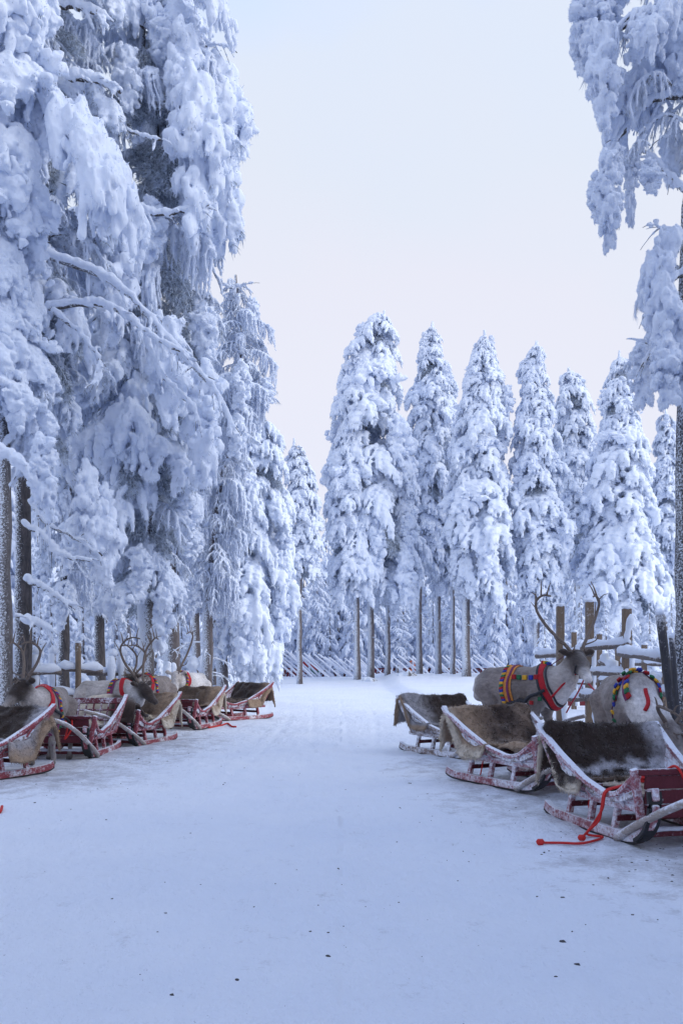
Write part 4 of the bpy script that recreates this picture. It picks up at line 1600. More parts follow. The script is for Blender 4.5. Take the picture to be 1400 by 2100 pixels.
def make_reindeer(label, loc, head_ang, scale, neck, muzzle_dir, body=C_BODY, neck_c=C_PALE, face=C_DARK, nose=C_WHITE, antler=1., seed=0,
                  legs=((0, 0), (0, 0), (0, 0), (0, 0)), rnd_face=.5, z=None, ears=True, one_antler=None, ant_back=0., ant_wide=1.):
    """neck: poll position (x, y, z); muzzle_dir: unit-ish vector of the head; legs: foot offsets (x, y) FL FR HL HR."""
    zz = gz(loc[0], loc[1]) if z is None else z
    root = empty('reindeer', (loc[0], loc[1], zz), head_ang)
    root.scale = (scale,) * 3
    tag(root, label, 'reindeer', 'harnessed reindeer waiting by the sleds')
    prim = []
    fl = Field((-.98, -.75, -.06), (1.55, .75, 1.75), .0165)

    def cap(a, b, ra, rb, col, k=.05, sq=(1, 1, 1)):
        fl.cap(a, b, ra, rb, k, sq)
        prim.append((np.array(a, float), np.array(b, float), ra, rb, col))
    # trunk
    cap((-.40, 0, .85), (.02, 0, .80), .205, .255, body, .05, (1, 1.16, 1))
    cap((.02, 0, .80), (.40, 0, .83), .255, .235, body, .06, (1, 1.16, 1))
    cap((-.45, 0, .98), (.40, 0, 1.0), .10, .10, body * .85, .08)
    cap((.30, 0, .62), (-.15, 0, .60), .12, .13, C_PALE * .9, .08)
    cap((.42, 0, 1.0), (.50, 0, .95), .13, .15, body, .08)
    cap((-.56, 0, .86), (-.62, 0, .72), .13, .10, C_PALE, .06)
    cap((-.66, 0, .92), (-.72, 0, .78), .045, .03, C_WHITE, .03)
    # neck with a hanging mane
    nb = np.array((.50, 0, .86))
    pl = np.array(neck, float)
    mid = (nb + pl) / 2 + np.array((.04, 0, -.05))
    cap(nb, mid, .20, .15, neck_c, .07)
    cap(mid, pl + (nb - pl) * .24, .15, .10, neck_c, .06)
    cap(pl + (nb - pl) * .2, pl, .095, .085, face, .06)
    cap(nb + np.array((.10, 0, -.18)), mid + np.array((.02, 0, -.14)), .13, .10, C_WHITE, .07)
    # head
    f = np.array(muzzle_dir, float)
    f /= np.linalg.norm(f)
    lat = np.cross((0, 0, 1.), f)
    lat /= np.linalg.norm(lat)
    up = np.cross(f, lat)
    cap(pl - f * .02, pl + f * .13, .108, .10, face, .04)
    cap(pl + f * .11 - up * .015, pl + f * .28 - up * .025, .092, .068, face, .04)
    cap(pl + f * .28 - up * .028, pl + f * .39 - up * .035, .069, .058, nose, .03)
    cap(pl + f * .06 - up * .07, pl + f * .22 - up * .055, .055, .045, face * 1.2, .04)
    cap(pl + f * .05 + up * .085, pl + f * .20 + up * .055, .03, .032, face * 1.3 + .30 * rnd_face, .03)
    if ears:
        for s in (-1, 1):
            e0 = pl - f * .03 + lat * s * .085 + up * .03
            e1 = e0 + lat * s * .10 + up * .03 - f * .03
            e2 = e1 + lat * s * .05 + up * .0 - f * .01
            cap(e0, e1, .03, .043, face * 1.1, .015)
            cap(e1, e2, .043, .014, face * 1.1, .01)
    # legs: thigh, knee / hock, cannon, pastern, hoof
    for (fx, sy), (ox, oy) in zip(((1, 1), (1, -1), (-1, 1), (-1, -1)), legs):
        y = .135 * sy
        if fx > 0:
            J = [(.40, y, .72), (.37, y * 1.08, .52), (.42 + ox * .5, y + oy * .5, .33), (.40 + ox * .9, y + oy * .9, .10), (.43 + ox, y + oy, .035)]
            Rr = [.115, .072, .046, .032, .045]
        else:
            J = [(-.42, y * .95, .80), (-.30, y * 1.12, .56), (-.54 + ox * .5, y + oy * .5, .42), (-.49 + ox * .9, y + oy * .9, .11), (-.45 + ox, y + oy, .035)]
            Rr = [.15, .088, .048, .034, .046]
        for i in range(4):
            cap(J[i], J[i + 1], Rr[i], Rr[i + 1], [body, C_LEG, C_LEG, C_LEG * 1.5][i], .035)
        for w in (-1, 1):
            fh = (J[4][0] + .05, J[4][1] + w * .018, .022)
            cap((J[4][0], J[4][1] + w * .016, .04), fh, .032, .022, np.array((.03, .027, .026)), .012)
    g = np.random.default_rng(seed + 500)
    fl.add_noise(.010, .10, g)
    fl.add_noise(.005, .045, g)
    v, q = fl.mesh()
    w = np.zeros(len(v))
    c = np.zeros((len(v), 3))
    for a, b, ra, rb, col in prim:
        d = b - a
        t = np.clip(((v - a) @ d) / (d @ d), 0, 1)
        ds = np.linalg.norm(v - a - t[:, None] * d, axis=1) - (ra + (rb - ra) * t)
        k = np.exp(-np.clip(ds + .02, 0, 1) / .022) + 1e-9
        w += k
        c += k[:, None] * col
    c /= w[:, None]
    # countershading of the coat itself: dark saddle, pale flank patch
    n1 = np.sin(v[:, 0] * 7 + seed) * np.sin(v[:, 2] * 6 + 1.3 * v[:, 0] + seed)
    trunk = ((np.abs(v[:, 0]) < .6) & (v[:, 2] > .5))[:, None]
    c = np.where(trunk, c * (1 + .22 * n1[:, None]), c)
    bo = obj('body', v, q, M_COAT, root, True, coat=c)
    bv = BVHTree.FromPolygons(v.tolist(), q.tolist())
    for s in (-1, 1):
        e = pl + f * .12 + lat * s * .096 + up * .026
        m = MB()
        bm_v = []
        m.tube([e - lat * s * .018, e - lat * s * .006, e + lat * s * .004], [.016, .016, .006], 8)
        m.build('eye', M_EYE, root, smooth=True)
    for s in (-1, 1):
        e = pl + f * .445 - up * .035 + lat * s * .022
        m = MB()
        m.tube([e - f * .02, e - f * .004], [.010, .008], 6)
        m.build('nostril', M_EYE, root, smooth=True)
    # antlers
    for s in (-1, 1):
        if one_antler is not None and s != one_antler:
            continue
        H = lambda a, b, c_: pl + (f * (a - ant_back * c_) * antler + lat * s * b * antler * ant_wide + (np.array((0, 0, 1.)) * .8 + up * .2) * (c_ * antler + .05))
        beam = spline([H(-.02, .045, .0), H(-.12, .10, .10), H(-.28, .22, .26), H(-.34, .31, .48), H(-.22, .33, .70), H(-.06, .28, .86), H(.10, .22, .92)], 26)
        m = MB()
        m.tube(beam, np.linspace(.026, .011, 26), 8, wob=.06)
        for a, b, r in ((16, H(-.38, .30, .80), .014), (20, H(-.18, .26, 1.04), .013), (23, H(.02, .20, 1.08), .011), (11, H(-.52, .34, .56), .012), (18, H(-.02, .40, .92), .010)):
            st = beam[a]
            m.tube(spline([st, (st + b) / 2 + np.array((0, 0, .02)), b], 7), np.linspace(r, .004, 7), 6)
        br = spline([H(-.02, .045, .0), H(.08, .06, .08), H(.17, .05, .18), H(.19, .04, .26)], 9)
        m.tube(br, np.linspace(.014, .005, 9), 7)
        m.tube(spline([br[5], H(.24, .06, .16), H(.27, .06, .20)], 5), np.linspace(.009, .004, 5), 6)
        m.tube(spline([H(-.10, .10, .10), H(.02, .20, .22), H(.10, .24, .36)], 7), np.linspace(.012, .005, 7), 6)
        m.build('antler', M_ANTLER, root, smooth=True)
    return root, bv, (pl, f, lat, up)


def band(root, bv, name, c, ax, material, width, t0=0, t1=360, lift=.010, step=7.5, ref=(0, 0, 1), width_mat=None):
    """Strap wrapped on the body in the plane through c with normal ax, from angle t0 to t1."""
    c, ax = Vector(c), Vector(ax).normalized()
    r = Vector(ref) - ax * Vector(ref).dot(ax)
    r.normalize()
    s = ax.cross(r)
    vs, pts = [], []
    n = int((t1 - t0) / step) + 1
    for i in range(n):
        a = math.radians(t0 + (t1 - t0) * i / (n - 1))
        d = r * math.cos(a) + s * math.sin(a)
        row = []
        for o in (-.5, .5):
            p0 = c + ax * o * width
            h = bv.ray_cast(p0 + d * 1.1, -d, 1.1)
            q = h[0] + d * lift if h[0] is not None else p0 + d * .15
            row.append(q)
        pts.append(((row[0] + row[1]) / 2, d))
        vs += [row[0], row[1], row[1] + d * .008, row[0] + d * .008]
    fs = []
    for i in range(n - 1):
        for k in range(4):
            fs.append((4 * i + k, 4 * i + (k + 1) % 4, 4 * i + 4 + (k + 1) % 4, 4 * i + 4 + k))
    o = obj(name, vs, fs, material, root, False)
    return pts, ax


def tassels(root, pts, ax, size, off, start=0, every=1, k0=0):
    k = k0
    for i in range(start, len(pts), every):
        p, d = pts[i]
        t = ax.cross(d).normalized()
        R = Matrix((ax.normalized(), t, d)).transposed()
        m = MB()
        m.box((0, 0, 0), (size, size * .95, size * .45))
        R2 = R @ Matrix.Rotation(random.uniform(-.15, .15), 3, 'Z')
        m.v = [tuple(R2 @ Vector(x) + p + ax.normalized() * off + d * .014) for x in m.v]
        m.build('tassel', TASSEL[k % 4], root, bevel=size * .12)
        k += 1


def strap_line(root, name, pts, material, w=.03, lift=.012, bv=None, r=None):
    m = MB()
    P_ = [Vector(p) for p in spline(pts, 16)]
    if bv is not None:
        P2 = []
        for p in P_:
            h = bv.find_nearest(p)
            P2.append(h[0] + h[1] * lift)
        P_ = P2
    m.tube(P_, r or w / 2, 7)
    return m.build(name, material, root, smooth=True)


# 1: standing side-on behind the middle right sled
r1, b1, hd = make_reindeer('reindeer standing side on at right with white muzzle and colourful orange girth band', (2.36, 13.4), math.radians(-47), 1.02,
                           (.90, .04, 1.21), (.68, -.40, -.56), C_BODY, C_PALE * 1.05, C_DARK * 1.1, C_WHITE * 1.1, .66, 3, z=.22, ant_back=.55, ant_wide=2.0, rnd_face=.55)
p, ax = band(r1, b1, 'girth_band', (.02, 0, .80), (1, 0, .1), M_STRAPO, .12)
tassels(r1, p, ax, .055, -.085, 1, 1)
p2, ax2 = band(r1, b1, 'woven_band', (.035, 0, .80), (1, 0, .1), M_STRAPP, .03, lift=.02)
p, ax = band(r1, b1, 'red_collar', (.56, 0, .84), (.86, 0, .30), M_STRAPR, .07)
band(r1, b1, 'collar_edge', (.505, 0, .83), (.86, 0, .30), M_STRAPD, .03)
band(r1, b1, 'collar_edge', (.62, 0, .86), (.86, 0, .30), M_STRAPD, .022)
p, ax = band(r1, b1, 'back_strap', (.24, 0, .80), (0, 1, 0), M_STRAPP, .03, 20, 50)
for sgn in (-1,):
    strap_line(r1, 'trace', [(.60, -.26, .80), (.42, -.28, .74), (.2, -.28, .64), (-.02, -.27, .58)], M_STRAPD, r=.022, bv=b1, lift=.02)
    ln = [(.50, -.2, .70), (.35, -.25, .62), (.2, -.26, .56), (.06, -.25, .52)]
    for k, q in enumerate(spline([(.45, -.22, .98), (.33, -.2, .97), (.20, -.2, .97), (.1, -.2, .97)], 5)):
        h = b1.find_nearest(Vector(q))
        m = MB()
        m.box(h[0] + h[1] * .02, (.06, .03, .06))
        m.build('tassel', TASSEL[(k + 2) % 4], r1, bevel=.006)
    for k, q in enumerate(spline(ln, 6)):
        h = b1.find_nearest(Vector(q))
        m = MB()
        m.box(h[0] + h[1] * .02, (.05, .03, .05))
        m.build('tassel', TASSEL[(k + 1) % 4], r1, bevel=.006)
    for k in range(4):
        h = b1.find_nearest(Vector((.42 + .035 * k, .0, 1.2)))
        m = MB()
        m.box(h[0] + h[1] * .02, (.04, .06, .05))
        m.build('tassel', TASSEL[(2, 0, 1, 3)[k]], r1, bevel=.006)
pl, f, lat, up = hd
chin = pl + f * .12 - up * .13
strap_line(r1, 'halter_strap', [chin, chin * .6 + np.array((.70, -.22, .80)) * .4, (.68, -.20, .72)], M_STRAPR, r=.014)
strap_line(r1, 'lead_rope', [pl + f * .3 - up * .10, pl + f * .27 - up * .3, pl + f * .2 - up * .55, pl + f * .15 - up * .75], M_LEASH, r=.010)
strap_line(r1, 'lead_rope', [pl + f * .3 - up * .10, (1.42, -.25, .75), (1.53, -.2, .58), (1.66, -.1, .45)], M_LEASH, r=.011)
strap_line(r1, 'cheek_strap', [pl + f * .17 + lat * .07 + up * .02, pl + f * .16 - up * .1, pl + f * .17 - lat * .07 + up * .02], M_STRAPD, r=.009, bv=b1, lift=.008)

# 2: head lowered behind the nearest right sled
r2, b2, hd = make_reindeer('reindeer seen front on with lowered head behind the nearest right sled', (3.12, 11.0), math.radians(-88), .98,
                           (1.0, .16, .52), (.70, .12, -.75), C_BODY * 1.05, C_WHITE, C_BODY * .8, C_WHITE, .62, 9, z=.20, ant_back=-.9)
p, ax = band(r2, b2, 'harness_band', (.34, 0, .85), (1, 0, .05), M_STRAPP, .04)
tassels(r2, p, ax, .05, .05, 0, 2)
p, ax = band(r2, b2, 'collar', (.52, 0, .86), (.75, .42, .5), M_STRAPP, .05, -95, 95)
tassels(r2, p, ax, .06, .05, 0, 2, 2)
p, ax = band(r2, b2, 'collar', (.52, 0, .86), (.75, -.42, .5), M_STRAPP, .05, -95, 95)
tassels(r2, p, ax, .055, .05, 1, 2, 1)
strap_line(r2, 'chest_strap', [(.72, 0, .98), (.78, 0, .86), (.80, 0, .70)], M_STRAPR, r=.022, bv=b2)

# left side
r3, b3, hd = make_reindeer('brown reindeer at the far left turning its dark head towards the lane edge', (-4.05, 13.9), math.radians(-90), .95,
                           (.84, -.14, 1.13), (.62, -.46, -.60), C_BODY, C_PALE * 1.15, C_DARK * .8, C_PALE, .66, 21, rnd_face=0, legs=((.0, .02), (.03, 0), (.02, .02), (.06, 0)))
p, ax = band(r3, b3, 'girth_band', (.34, 0, .84), (.95, 0, .25), M_STRAPP, .05)
tassels(r3, p, ax, .055, -.05, 0, 1)
band(r3, b3, 'collar', (.58, 0, .88), (.8, 0, .45), M_STRAPR, .08)
strap_line(r3, 'trace', [(.55, .22, .8), (.3, .28, .68), (0, .28, .6), (-.3, .3, .55)], M_STRAPD, r=.022, bv=b3, lift=.02)
strap_line(r3, 'trace', [(.50, .22, .62), (.1, .29, .55), (-.2, .33, .45), (-.45, .36, .40)], M_LEASH, r=.012)

r4, b4, hd = make_reindeer('white necked reindeer with great swept antlers behind the bare red backrest', (-4.05, 17.15), math.radians(-28), .97,
                           (.83, -.02, .98), (.80, -.12, -.48), C_PALE, C_WHITE * .92, C_DARK, C_DARK * 1.6, .95, 33, rnd_face=0)
band(r4, b4, 'collar', (.55, 0, .88), (.8, 0, .35), M_STRAPR, .07)
p, ax = band(r4, b4, 'girth_band', (.30, 0, .84), (1, 0, .1), M_STRAPP, .06)
tassels(r4, p, ax, .055, -.05, 0, 1)

r5, b5, hd = make_reindeer('dark headed reindeer facing left between the third sled and the white reindeer', (-3.66, 19.6), math.radians(-104), .98,
                           (.86, -.10, 1.02), (.70, -.60, -.38), C_BODY, C_PALE, C_DARK * .7, C_DARK, .72, 41, rnd_face=0)
band(r5, b5, 'collar', (.56, 0, .88), (.8, 0, .4), M_STRAPR, .08)
p, ax = band(r5, b5, 'girth_band', (.36, 0, .84), (1, 0, .1), M_STRAPP, .05)
tassels(r5, p, ax, .06, .05, 0, 1)

r6, b6, hd = make_reindeer('white faced reindeer with a single long antler looking at the camera', (-3.34, 22.3), math.radians(-106), 1.0,
                           (.86, .02, 1.04), (.72, .30, -.62), C_WHITE * .92, C_WHITE, C_PALE, C_WHITE, 1.05, 55, one_antler=1)
band(r6, b6, 'collar', (.58, 0, .88), (.8, 0, .4), M_STRAPR, .08)
p, ax = band(r6, b6, 'harness_band', (.62, 0, .92), (.85, 0, .4), M_STRAPP, .03)
tassels(r6, p, ax, .06, .04, 0, 1)


# ------------------------------------------------------------------ ropes
def rope(label, pts, r, group=None, m_=M_ROPE, knots=()):
    m = MB()
    m.tube(spline(pts, 46), r, 7, wob=.06)
    for k in knots:
        k = Vector(k)
        m.tube([k + Vector((-.03, 0, 0)), k + Vector((-.018, 0, .004)), k + Vector((.018, 0, .004)), k + Vector((.03, 0, 0))], [.012, .026, .026, .012], 9)
    o = m.build('rope', m_, None, smooth=True)
    tag(o, label, 'rope', group)
    return o


def S(sl, x, y, z):
    return Matrix.LocRotScale(sl.location, sl.rotation_euler, sl.scale) @ Vector((x, y, z))


def G(px, py, dz=.018):
    d = EYE * F / (py - HZ)
    p = P(px, py, d)
    return Vector((p.x, p.y, gz(p.x, p.y) + dz))


e1, e2 = G(1107, 1733), G(1192, 1725, .03)
rope('red rope end lying on the snow below the nearest right sled',
     [S(s1, .30, -.30, .50), S(s1, .26, -.48, .46), S(s1, .22, -.56, .42), S(s1, .20, -.58, .30), S(s1, .19, -.60, .18), S(s1, .10, -.66, .06), G(1235, 1722), G(1195, 1732), G(1150, 1733), e1], .0105, 'red ropes', knots=(e1,))
rope('red rope loop hanging down the side of the nearest right sled',
     [S(s1, .36, -.32, .50), S(s1, .30, -.46, .47), S(s1, .24, -.56, .42), S(s1, .22, -.585, .28), S(s1, .13, -.62, .14), S(s1, .04, -.63, .06), e2], .0105, 'red ropes', knots=(e2,))
loops = []
for k in range(60):
    a = k * .62
    loops.append(S(s1, .34 + .075 * math.cos(a) + .02 * math.sin(k * 1.7), -.28 + .09 * math.sin(a), .515 + .012 * math.sin(k * .9) + .0007 * k))
rope('coiled red rope on the crumpled hide in the nearest right sled', loops[::2], .0105, 'red ropes')
rope('red rope crossing the dark front board of the nearest right sled', [S(s1, .62, -.30, .60), S(s1, .73, -.25, .675), S(s1, .79, -.22, .62), S(s1, .79, -.14, .45), S(s1, .80, .0, .30), S(s1, .85, .15, .16)], .0105, 'red ropes')
rope('red rope draped along the top of the near front rail', [S(s1, .74, -.12, .675), S(s1, .735, .0, .672), S(s1, .735, .15, .685), S(s1, .75, .32, .672), S(s1, .80, .40, .5)], .012, 'red ropes')
rope('red cord dangling under the side of the nearest right sled', [S(s1, -.35, -.40, .30), S(s1, -.33, -.42, .22), S(s1, -.28, -.43, .16)], .010, 'red ropes')
rope('red cord hanging under the middle right sled', [S(s2, -.45, -.40, .30), S(s2, -.47, -.41, .18), S(s2, -.5, -.41, .10)], .008, 'red ropes')
rope('red rope lying on the snow in front of the farthest left sled', [G(428, 1491), G(440, 1489), G(455, 1487), G(467, 1485), G(475, 1489), G(484, 1490)], .018, 'red ropes')
rope('red rope lying on the snow between the fourth and third left sleds', [G(368, 1484), G(380, 1487), G(395, 1488), G(404, 1487)], .016, 'red ropes')
rope('bit of red rope at the left edge of the photo', [G(-30, 1660), G(-12, 1656), G(0, 1665), G(5, 1656)], .014, 'red ropes')
rope('red trace rope in front of the second left sled', [S(l2, .72, .25, .62), S(l2, .85, .28, .48), S(l2, .95, .22, .35), S(l2, 1.1, .3, .5), S(l2, 1.3, .34, .62)], .013, 'red ropes')

# ------------------------------------------------------------------ fences
def snow_on(parent, a, b, r, seed, name='snow_cap', lift=.6):
    g = random.Random(seed)
    a, b = Vector(a), Vector(b)
    n = max(6, int((b - a).length / .10))
    m = MB()
    pts, rad = [], []
    ph = g.uniform(0, 6)
    for i in range(n):
        t = i / (n - 1)
        rr = r * (1 + .22 * math.sin(t * 9 + ph) + g.uniform(-.15, .15)) * (.55 if i in (0, n - 1) else 1)
        pts.append(a.lerp(b, t) + Vector((0, 0, rr * lift + .02)))
        rad.append(rr)
    m.tube(pts, rad, 10, wob=.07)
    return m.build(name, M_SNOWFINE, parent, smooth=True)


def post_cap(parent, top, r, seed, h=.12):
    g = random.Random(seed)
    m = MB()
    m.tube([top + Vector((0, 0, -.01)), top + Vector((0, 0, h * .35)), top + Vector((.01, 0, h * .8)), top + Vector((0, 0, h))], [r * .9, r * 1.15, r * .8, r * .2], 10, wob=.06)
    m.build('snow_cap', M_SNOWFINE, parent, smooth=True)


def log(name, a, b, r, material, parent, seg=9):
    m = MB()
    n = 6
    m.tube([Vector(a).lerp(Vector(b), i / (n - 1)) + Vector((0, 0, random.uniform(-.01, .01))) for i in range(n)], [r * random.uniform(.92, 1.06) for _ in range(n)], seg, wob=.04)
    return m.build(name, material, parent, smooth=True)


# near right round-rail fence with tall squared posts
fr = empty('log_fence', P(1240, HZ, 16.5) - Vector((0, 0, EYE - .2)))
tag(fr, 'log fence with tall brown posts and snow topped rails at right', 'fence')
fo = Vector(fr.location)
for px, top, d, w in ((1148, 1243, 17.2, .125), (1208, 1234, 16.6, .125), (1284, 1248, 15.8, .13)):
    t = P(px, top, d) - fo
    m = MB()
    m.box((t.x, t.y, (t.z - .45) / 2), (w, w, t.z + .45))
    po = m.build('post', M_POST, fr, bevel=.01)
    post_cap(po, Vector((t.x, t.y, t.z)), w * .6, px, .05)
    # snow blown against the post
    m = MB()
    n = 9
    zz = np.linspace(.1, t.z * .72, n)
    m.tube([(t.x + w * .42, t.y - .03, z) for z in zz], [random.uniform(.03, .065) for _ in zz], 8, wob=.15)
    m.build('snow_crust', M_SNOWFINE, po, smooth=True)
RA = [((1160, 1340, 17.2), (1212, 1340, 16.5)), ((1160, 1384, 17.2), (1203, 1385, 16.5)), ((1150, 1432, 17.2), (1203, 1433, 16.5)),
      ((1192, 1330, 16.6), (1290, 1322, 15.7)), ((1192, 1378, 16.6), (1290, 1382, 15.7)), ((1190, 1425, 16.6), (1290, 1432, 15.7)),
      ((1268, 1340, 15.8), (1356, 1352, 13.2)), ((1278, 1392, 15.8), (1350, 1400, 13.4)), ((1300, 1410, 15.6), (1372, 1422, 13.0)), ((1100, 1345, 17.9), (1160, 1341, 17.2)), ((1090, 1437, 17.9), (1160, 1434, 17.2))]
for i, (a, b) in enumerate(RA):
    A, B = P(*a) - fo, P(*b) - fo
    ra = log('rail', A, B, .052, M_RAIL, fr)
    snow_on(ra, A, B, .066, 40 + i)
A, B = P(1283, 1318, 15.6) - fo, P(1294, 1262, 15.6) - fo
snow_on(fr, A, B, .05, 90, 'snow_drift', .0)
A, B = P(1232, 1352, 16.2) - fo, P(1262, 1382, 16.0) - fo
ra = log('brace', A, B, .05, M_RAIL, fr)
snow_on(ra, A, B, .08, 91)

for (px, top, bx_, d, w, lab) in ((1352, 1260, 1392, 12.6, .058, 'dark leaning fence pole with frost, tallest beside the right trunk'), (1376, 1308, 1398, 12.2, .034, 'thin dark leaning pole with snowy tip at the right edge')):
    a, b = P(bx_, 1600, d), P(px, top, d)
    a.z = gz(a.x, a.y) - .1
    e = empty('leaning_pole', (a.x, a.y, a.z))
    tag(e, lab, 'pole', 'leaning poles by the right trunk')
    po = log('shaft', (0, 0, 0), b - a, w, M_DPOST, e, 11)
    post_cap(e, b - a, w * .9, 3, .06)

# second fence row behind it
f2 = empty('paddock_fence', P(1260, HZ, 23) - Vector((0, 0, EYE - .2)))
tag(f2, 'lower paddock fence of brown posts and snowy rails behind the log fence', 'fence')
fo = Vector(f2.location)
for px, top, d in ((1176, 1296, 23.5), (1228, 1300, 23), (1266, 1320, 22.6), (1320, 1322, 22.2), (1362, 1330, 22)):
    t = P(px, top, d) - fo
    m = MB()
    m.box((t.x, t.y, (t.z - .45) / 2), (.11, .11, t.z + .45))
    po = m.build('post', M_POST, f2, bevel=.01)
    post_cap(po, t, .07, px, .05)
    m = MB()
    zz = np.linspace(.1, t.z * .7, 7)
    m.tube([(t.x + .045, t.y - .02, z) for z in zz], [random.uniform(.03, .06) for _ in zz], 8, wob=.15)
    m.build('snow_crust', M_SNOWFINE, po, smooth=True)
for i, (a, b, d0, d1) in enumerate((((1150, 1362), (1232, 1366), 23.8, 23), ((1225, 1360), (1325, 1362), 23, 22.2), ((1315, 1360), (1372, 1363), 22.2, 22), ((1225, 1396), (1325, 1392), 23, 22.2), ((1315, 1388), (1375, 1392), 22.2, 22), ((1150, 1400), (1232, 1402), 23.8, 23))):
    A, B = P(*a, d0) - fo, P(*b, d1) - fo
    ra = log('rail', A, B, .05, M_RAIL, f2)
    snow_on(ra, A, B, .07, 60 + i)

# left fence
f3 = empty('rail_fence', P(120, HZ, 18) - Vector((0, 0, EYE - .15)))
tag(f3, 'low log rail fence with thick snow running behind the left reindeer', 'fence')
fo = Vector(f3.location)
for px, top, d, brown in ((-20, 1345, 15.6, 0), (36, 1338, 15.9, 0), (76, 1342, 16, 0), (161, 1318, 16.3, 1), (232, 1345, 16.8, 0), (252, 1345, 17, 0), (110, 1340, 16.6, 0)):
    t = P(px, top, d + 1.9) - fo
    po = log('post', (t.x, t.y, -.4), t, .055, M_POST if brown else M_RAIL, f3)
    post_cap(po, t, .08 if not brown else .06, px, .14 if not brown else .03)
    if not brown:
        m = MB()
        zz = np.linspace(.1, t.z, 7)
        m.tube([(t.x - .02, t.y - .05, z) for z in zz], [random.uniform(.05, .085) for _ in zz], 8, wob=.15)
        m.build('snow_crust', M_SNOWFINE, po, smooth=True)
for i, (a, b, d0, d1) in enumerate((((-60, 1378), (68, 1376), 15.4, 16), ((55, 1381), (125, 1378), 15.8, 16.2), ((120, 1372), (210, 1376), 16.2, 16.6), ((180, 1379), (290, 1384), 16.5, 17.4), ((-60, 1420), (80, 1424), 15.4, 16), ((70, 1425), (170, 1426), 16, 16.4))):
    A, B = P(*a, d0 + 1.9) - fo, P(*b, d1 + 1.9) - fo
    ra = log('rail', A, B, .05, M_RAIL, f3)
    snow_on(ra, A, B, .075, 70 + i)

# snow-capped short posts left of the low spruce boughs
for k, (px, top, d, w) in enumerate(((344, 1364, 24, 12), (356, 1360, 24.3, 11), (396, 1352, 25, 26), (414, 1355, 26.5, 24))):
    t = P(px, top, d)
    z0 = gz(t.x, d)
    e = empty('snow_capped_post', (t.x, d, z0))
    tag(e, ('slim snow capped post, left one of the close pair behind the white faced reindeer', 'slim snow capped post, right one of the close pair behind the white faced reindeer',
            'stout post buried in lumpy snow, left of the two stout ones', 'stout post buried in lumpy snow, right of the two stout ones')[k], 'post', 'snow capped posts by the left trees')
    hgt = t.z - z0
    log('post', (0, 0, -.1), (0, 0, hgt - .1), .05, M_RAIL, e)
    r = w / F * d / 2
    fl = Field((-.5, -.5, -.1), (.5, .5, hgt + .2), .025)
    g = np.random.default_rng(k)
    for i in range(16):
        z = g.uniform(0, hgt - .1)
        fl.cap((g.uniform(-.3, .3) * r, g.uniform(-.3, .3) * r, z), (g.uniform(-.3, .3) * r, g.uniform(-.3, .3) * r, z + .15), r * g.uniform(.6, .9), r * g.uniform(.5, .8), .04)
    fl.cap((0, 0, hgt - .12), (0, 0, hgt - .06), r * 1.1, r * .9, .04)
    fl.add_noise(.02, .08, g)
    v, q = fl.mesh()
    obj('snow_coat', v, q, M_SNOW, e)

# far slanted-pole fence with red picket barrier behind it
f4 = empty('slanted_pole_fence', P(735, HZ, 57) - Vector((0, 0, EYE - .25)))
tag(f4, 'far fence of slanting frosted poles on uprights behind the snow bank', 'fence')
fo = Vector(f4.location)
m = MB()
m.tube([(0, 0, 0), (1.75, .03, -1.58)], [.055, .07], 6)
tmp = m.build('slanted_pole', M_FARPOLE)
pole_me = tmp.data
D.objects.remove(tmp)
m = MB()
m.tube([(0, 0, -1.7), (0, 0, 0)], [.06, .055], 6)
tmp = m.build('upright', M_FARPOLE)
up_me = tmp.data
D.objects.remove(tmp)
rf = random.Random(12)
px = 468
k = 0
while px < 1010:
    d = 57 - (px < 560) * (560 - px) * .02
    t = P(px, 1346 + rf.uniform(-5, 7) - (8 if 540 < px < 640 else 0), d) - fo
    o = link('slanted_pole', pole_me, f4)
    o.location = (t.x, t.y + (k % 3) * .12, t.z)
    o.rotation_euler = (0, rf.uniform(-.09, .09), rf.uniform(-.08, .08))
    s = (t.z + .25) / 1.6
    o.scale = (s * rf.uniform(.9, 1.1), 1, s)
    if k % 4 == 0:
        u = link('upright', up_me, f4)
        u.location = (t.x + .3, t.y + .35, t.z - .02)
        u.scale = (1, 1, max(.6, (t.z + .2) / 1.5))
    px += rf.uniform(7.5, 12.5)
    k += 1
f5 = empty('picket_fence', P(735, HZ, 60) - Vector((0, 0, EYE - .25)))
tag(f5, 'dark red picket barrier seen between the slanting poles', 'fence')
fo = Vector(f5.location)
m = MB()
m.box((0, 0, .45), (.115, .03, .9))
tmp = m.build('picket', M_PICKET)
pk = tmp.data
D.objects.remove(tmp)
px = 466
k = 0
while px < 1015:
    d = 59.5
    t = P(px, 1371, d) - fo
    if not (622 < px < 655 or 725 < px < 740):
        o = link('picket', pk, f5)
        o.location = (t.x, t.y, t.z - .9 + rf.uniform(-.05, .05))
        o.rotation_euler = (0, rf.uniform(.2, .35), 0)
    px += 6.2
    k += 1
for zz in (.15, .42):
    m = MB()
    a, b = P(466, HZ, 59.6) - fo, P(1015, HZ, 59.6) - fo
    m.beam((a.x, a.y + .05, zz), (b.x, b.y + .05, zz), .04, .08)
    m.build('picket_rail', M_PICKET, f5)
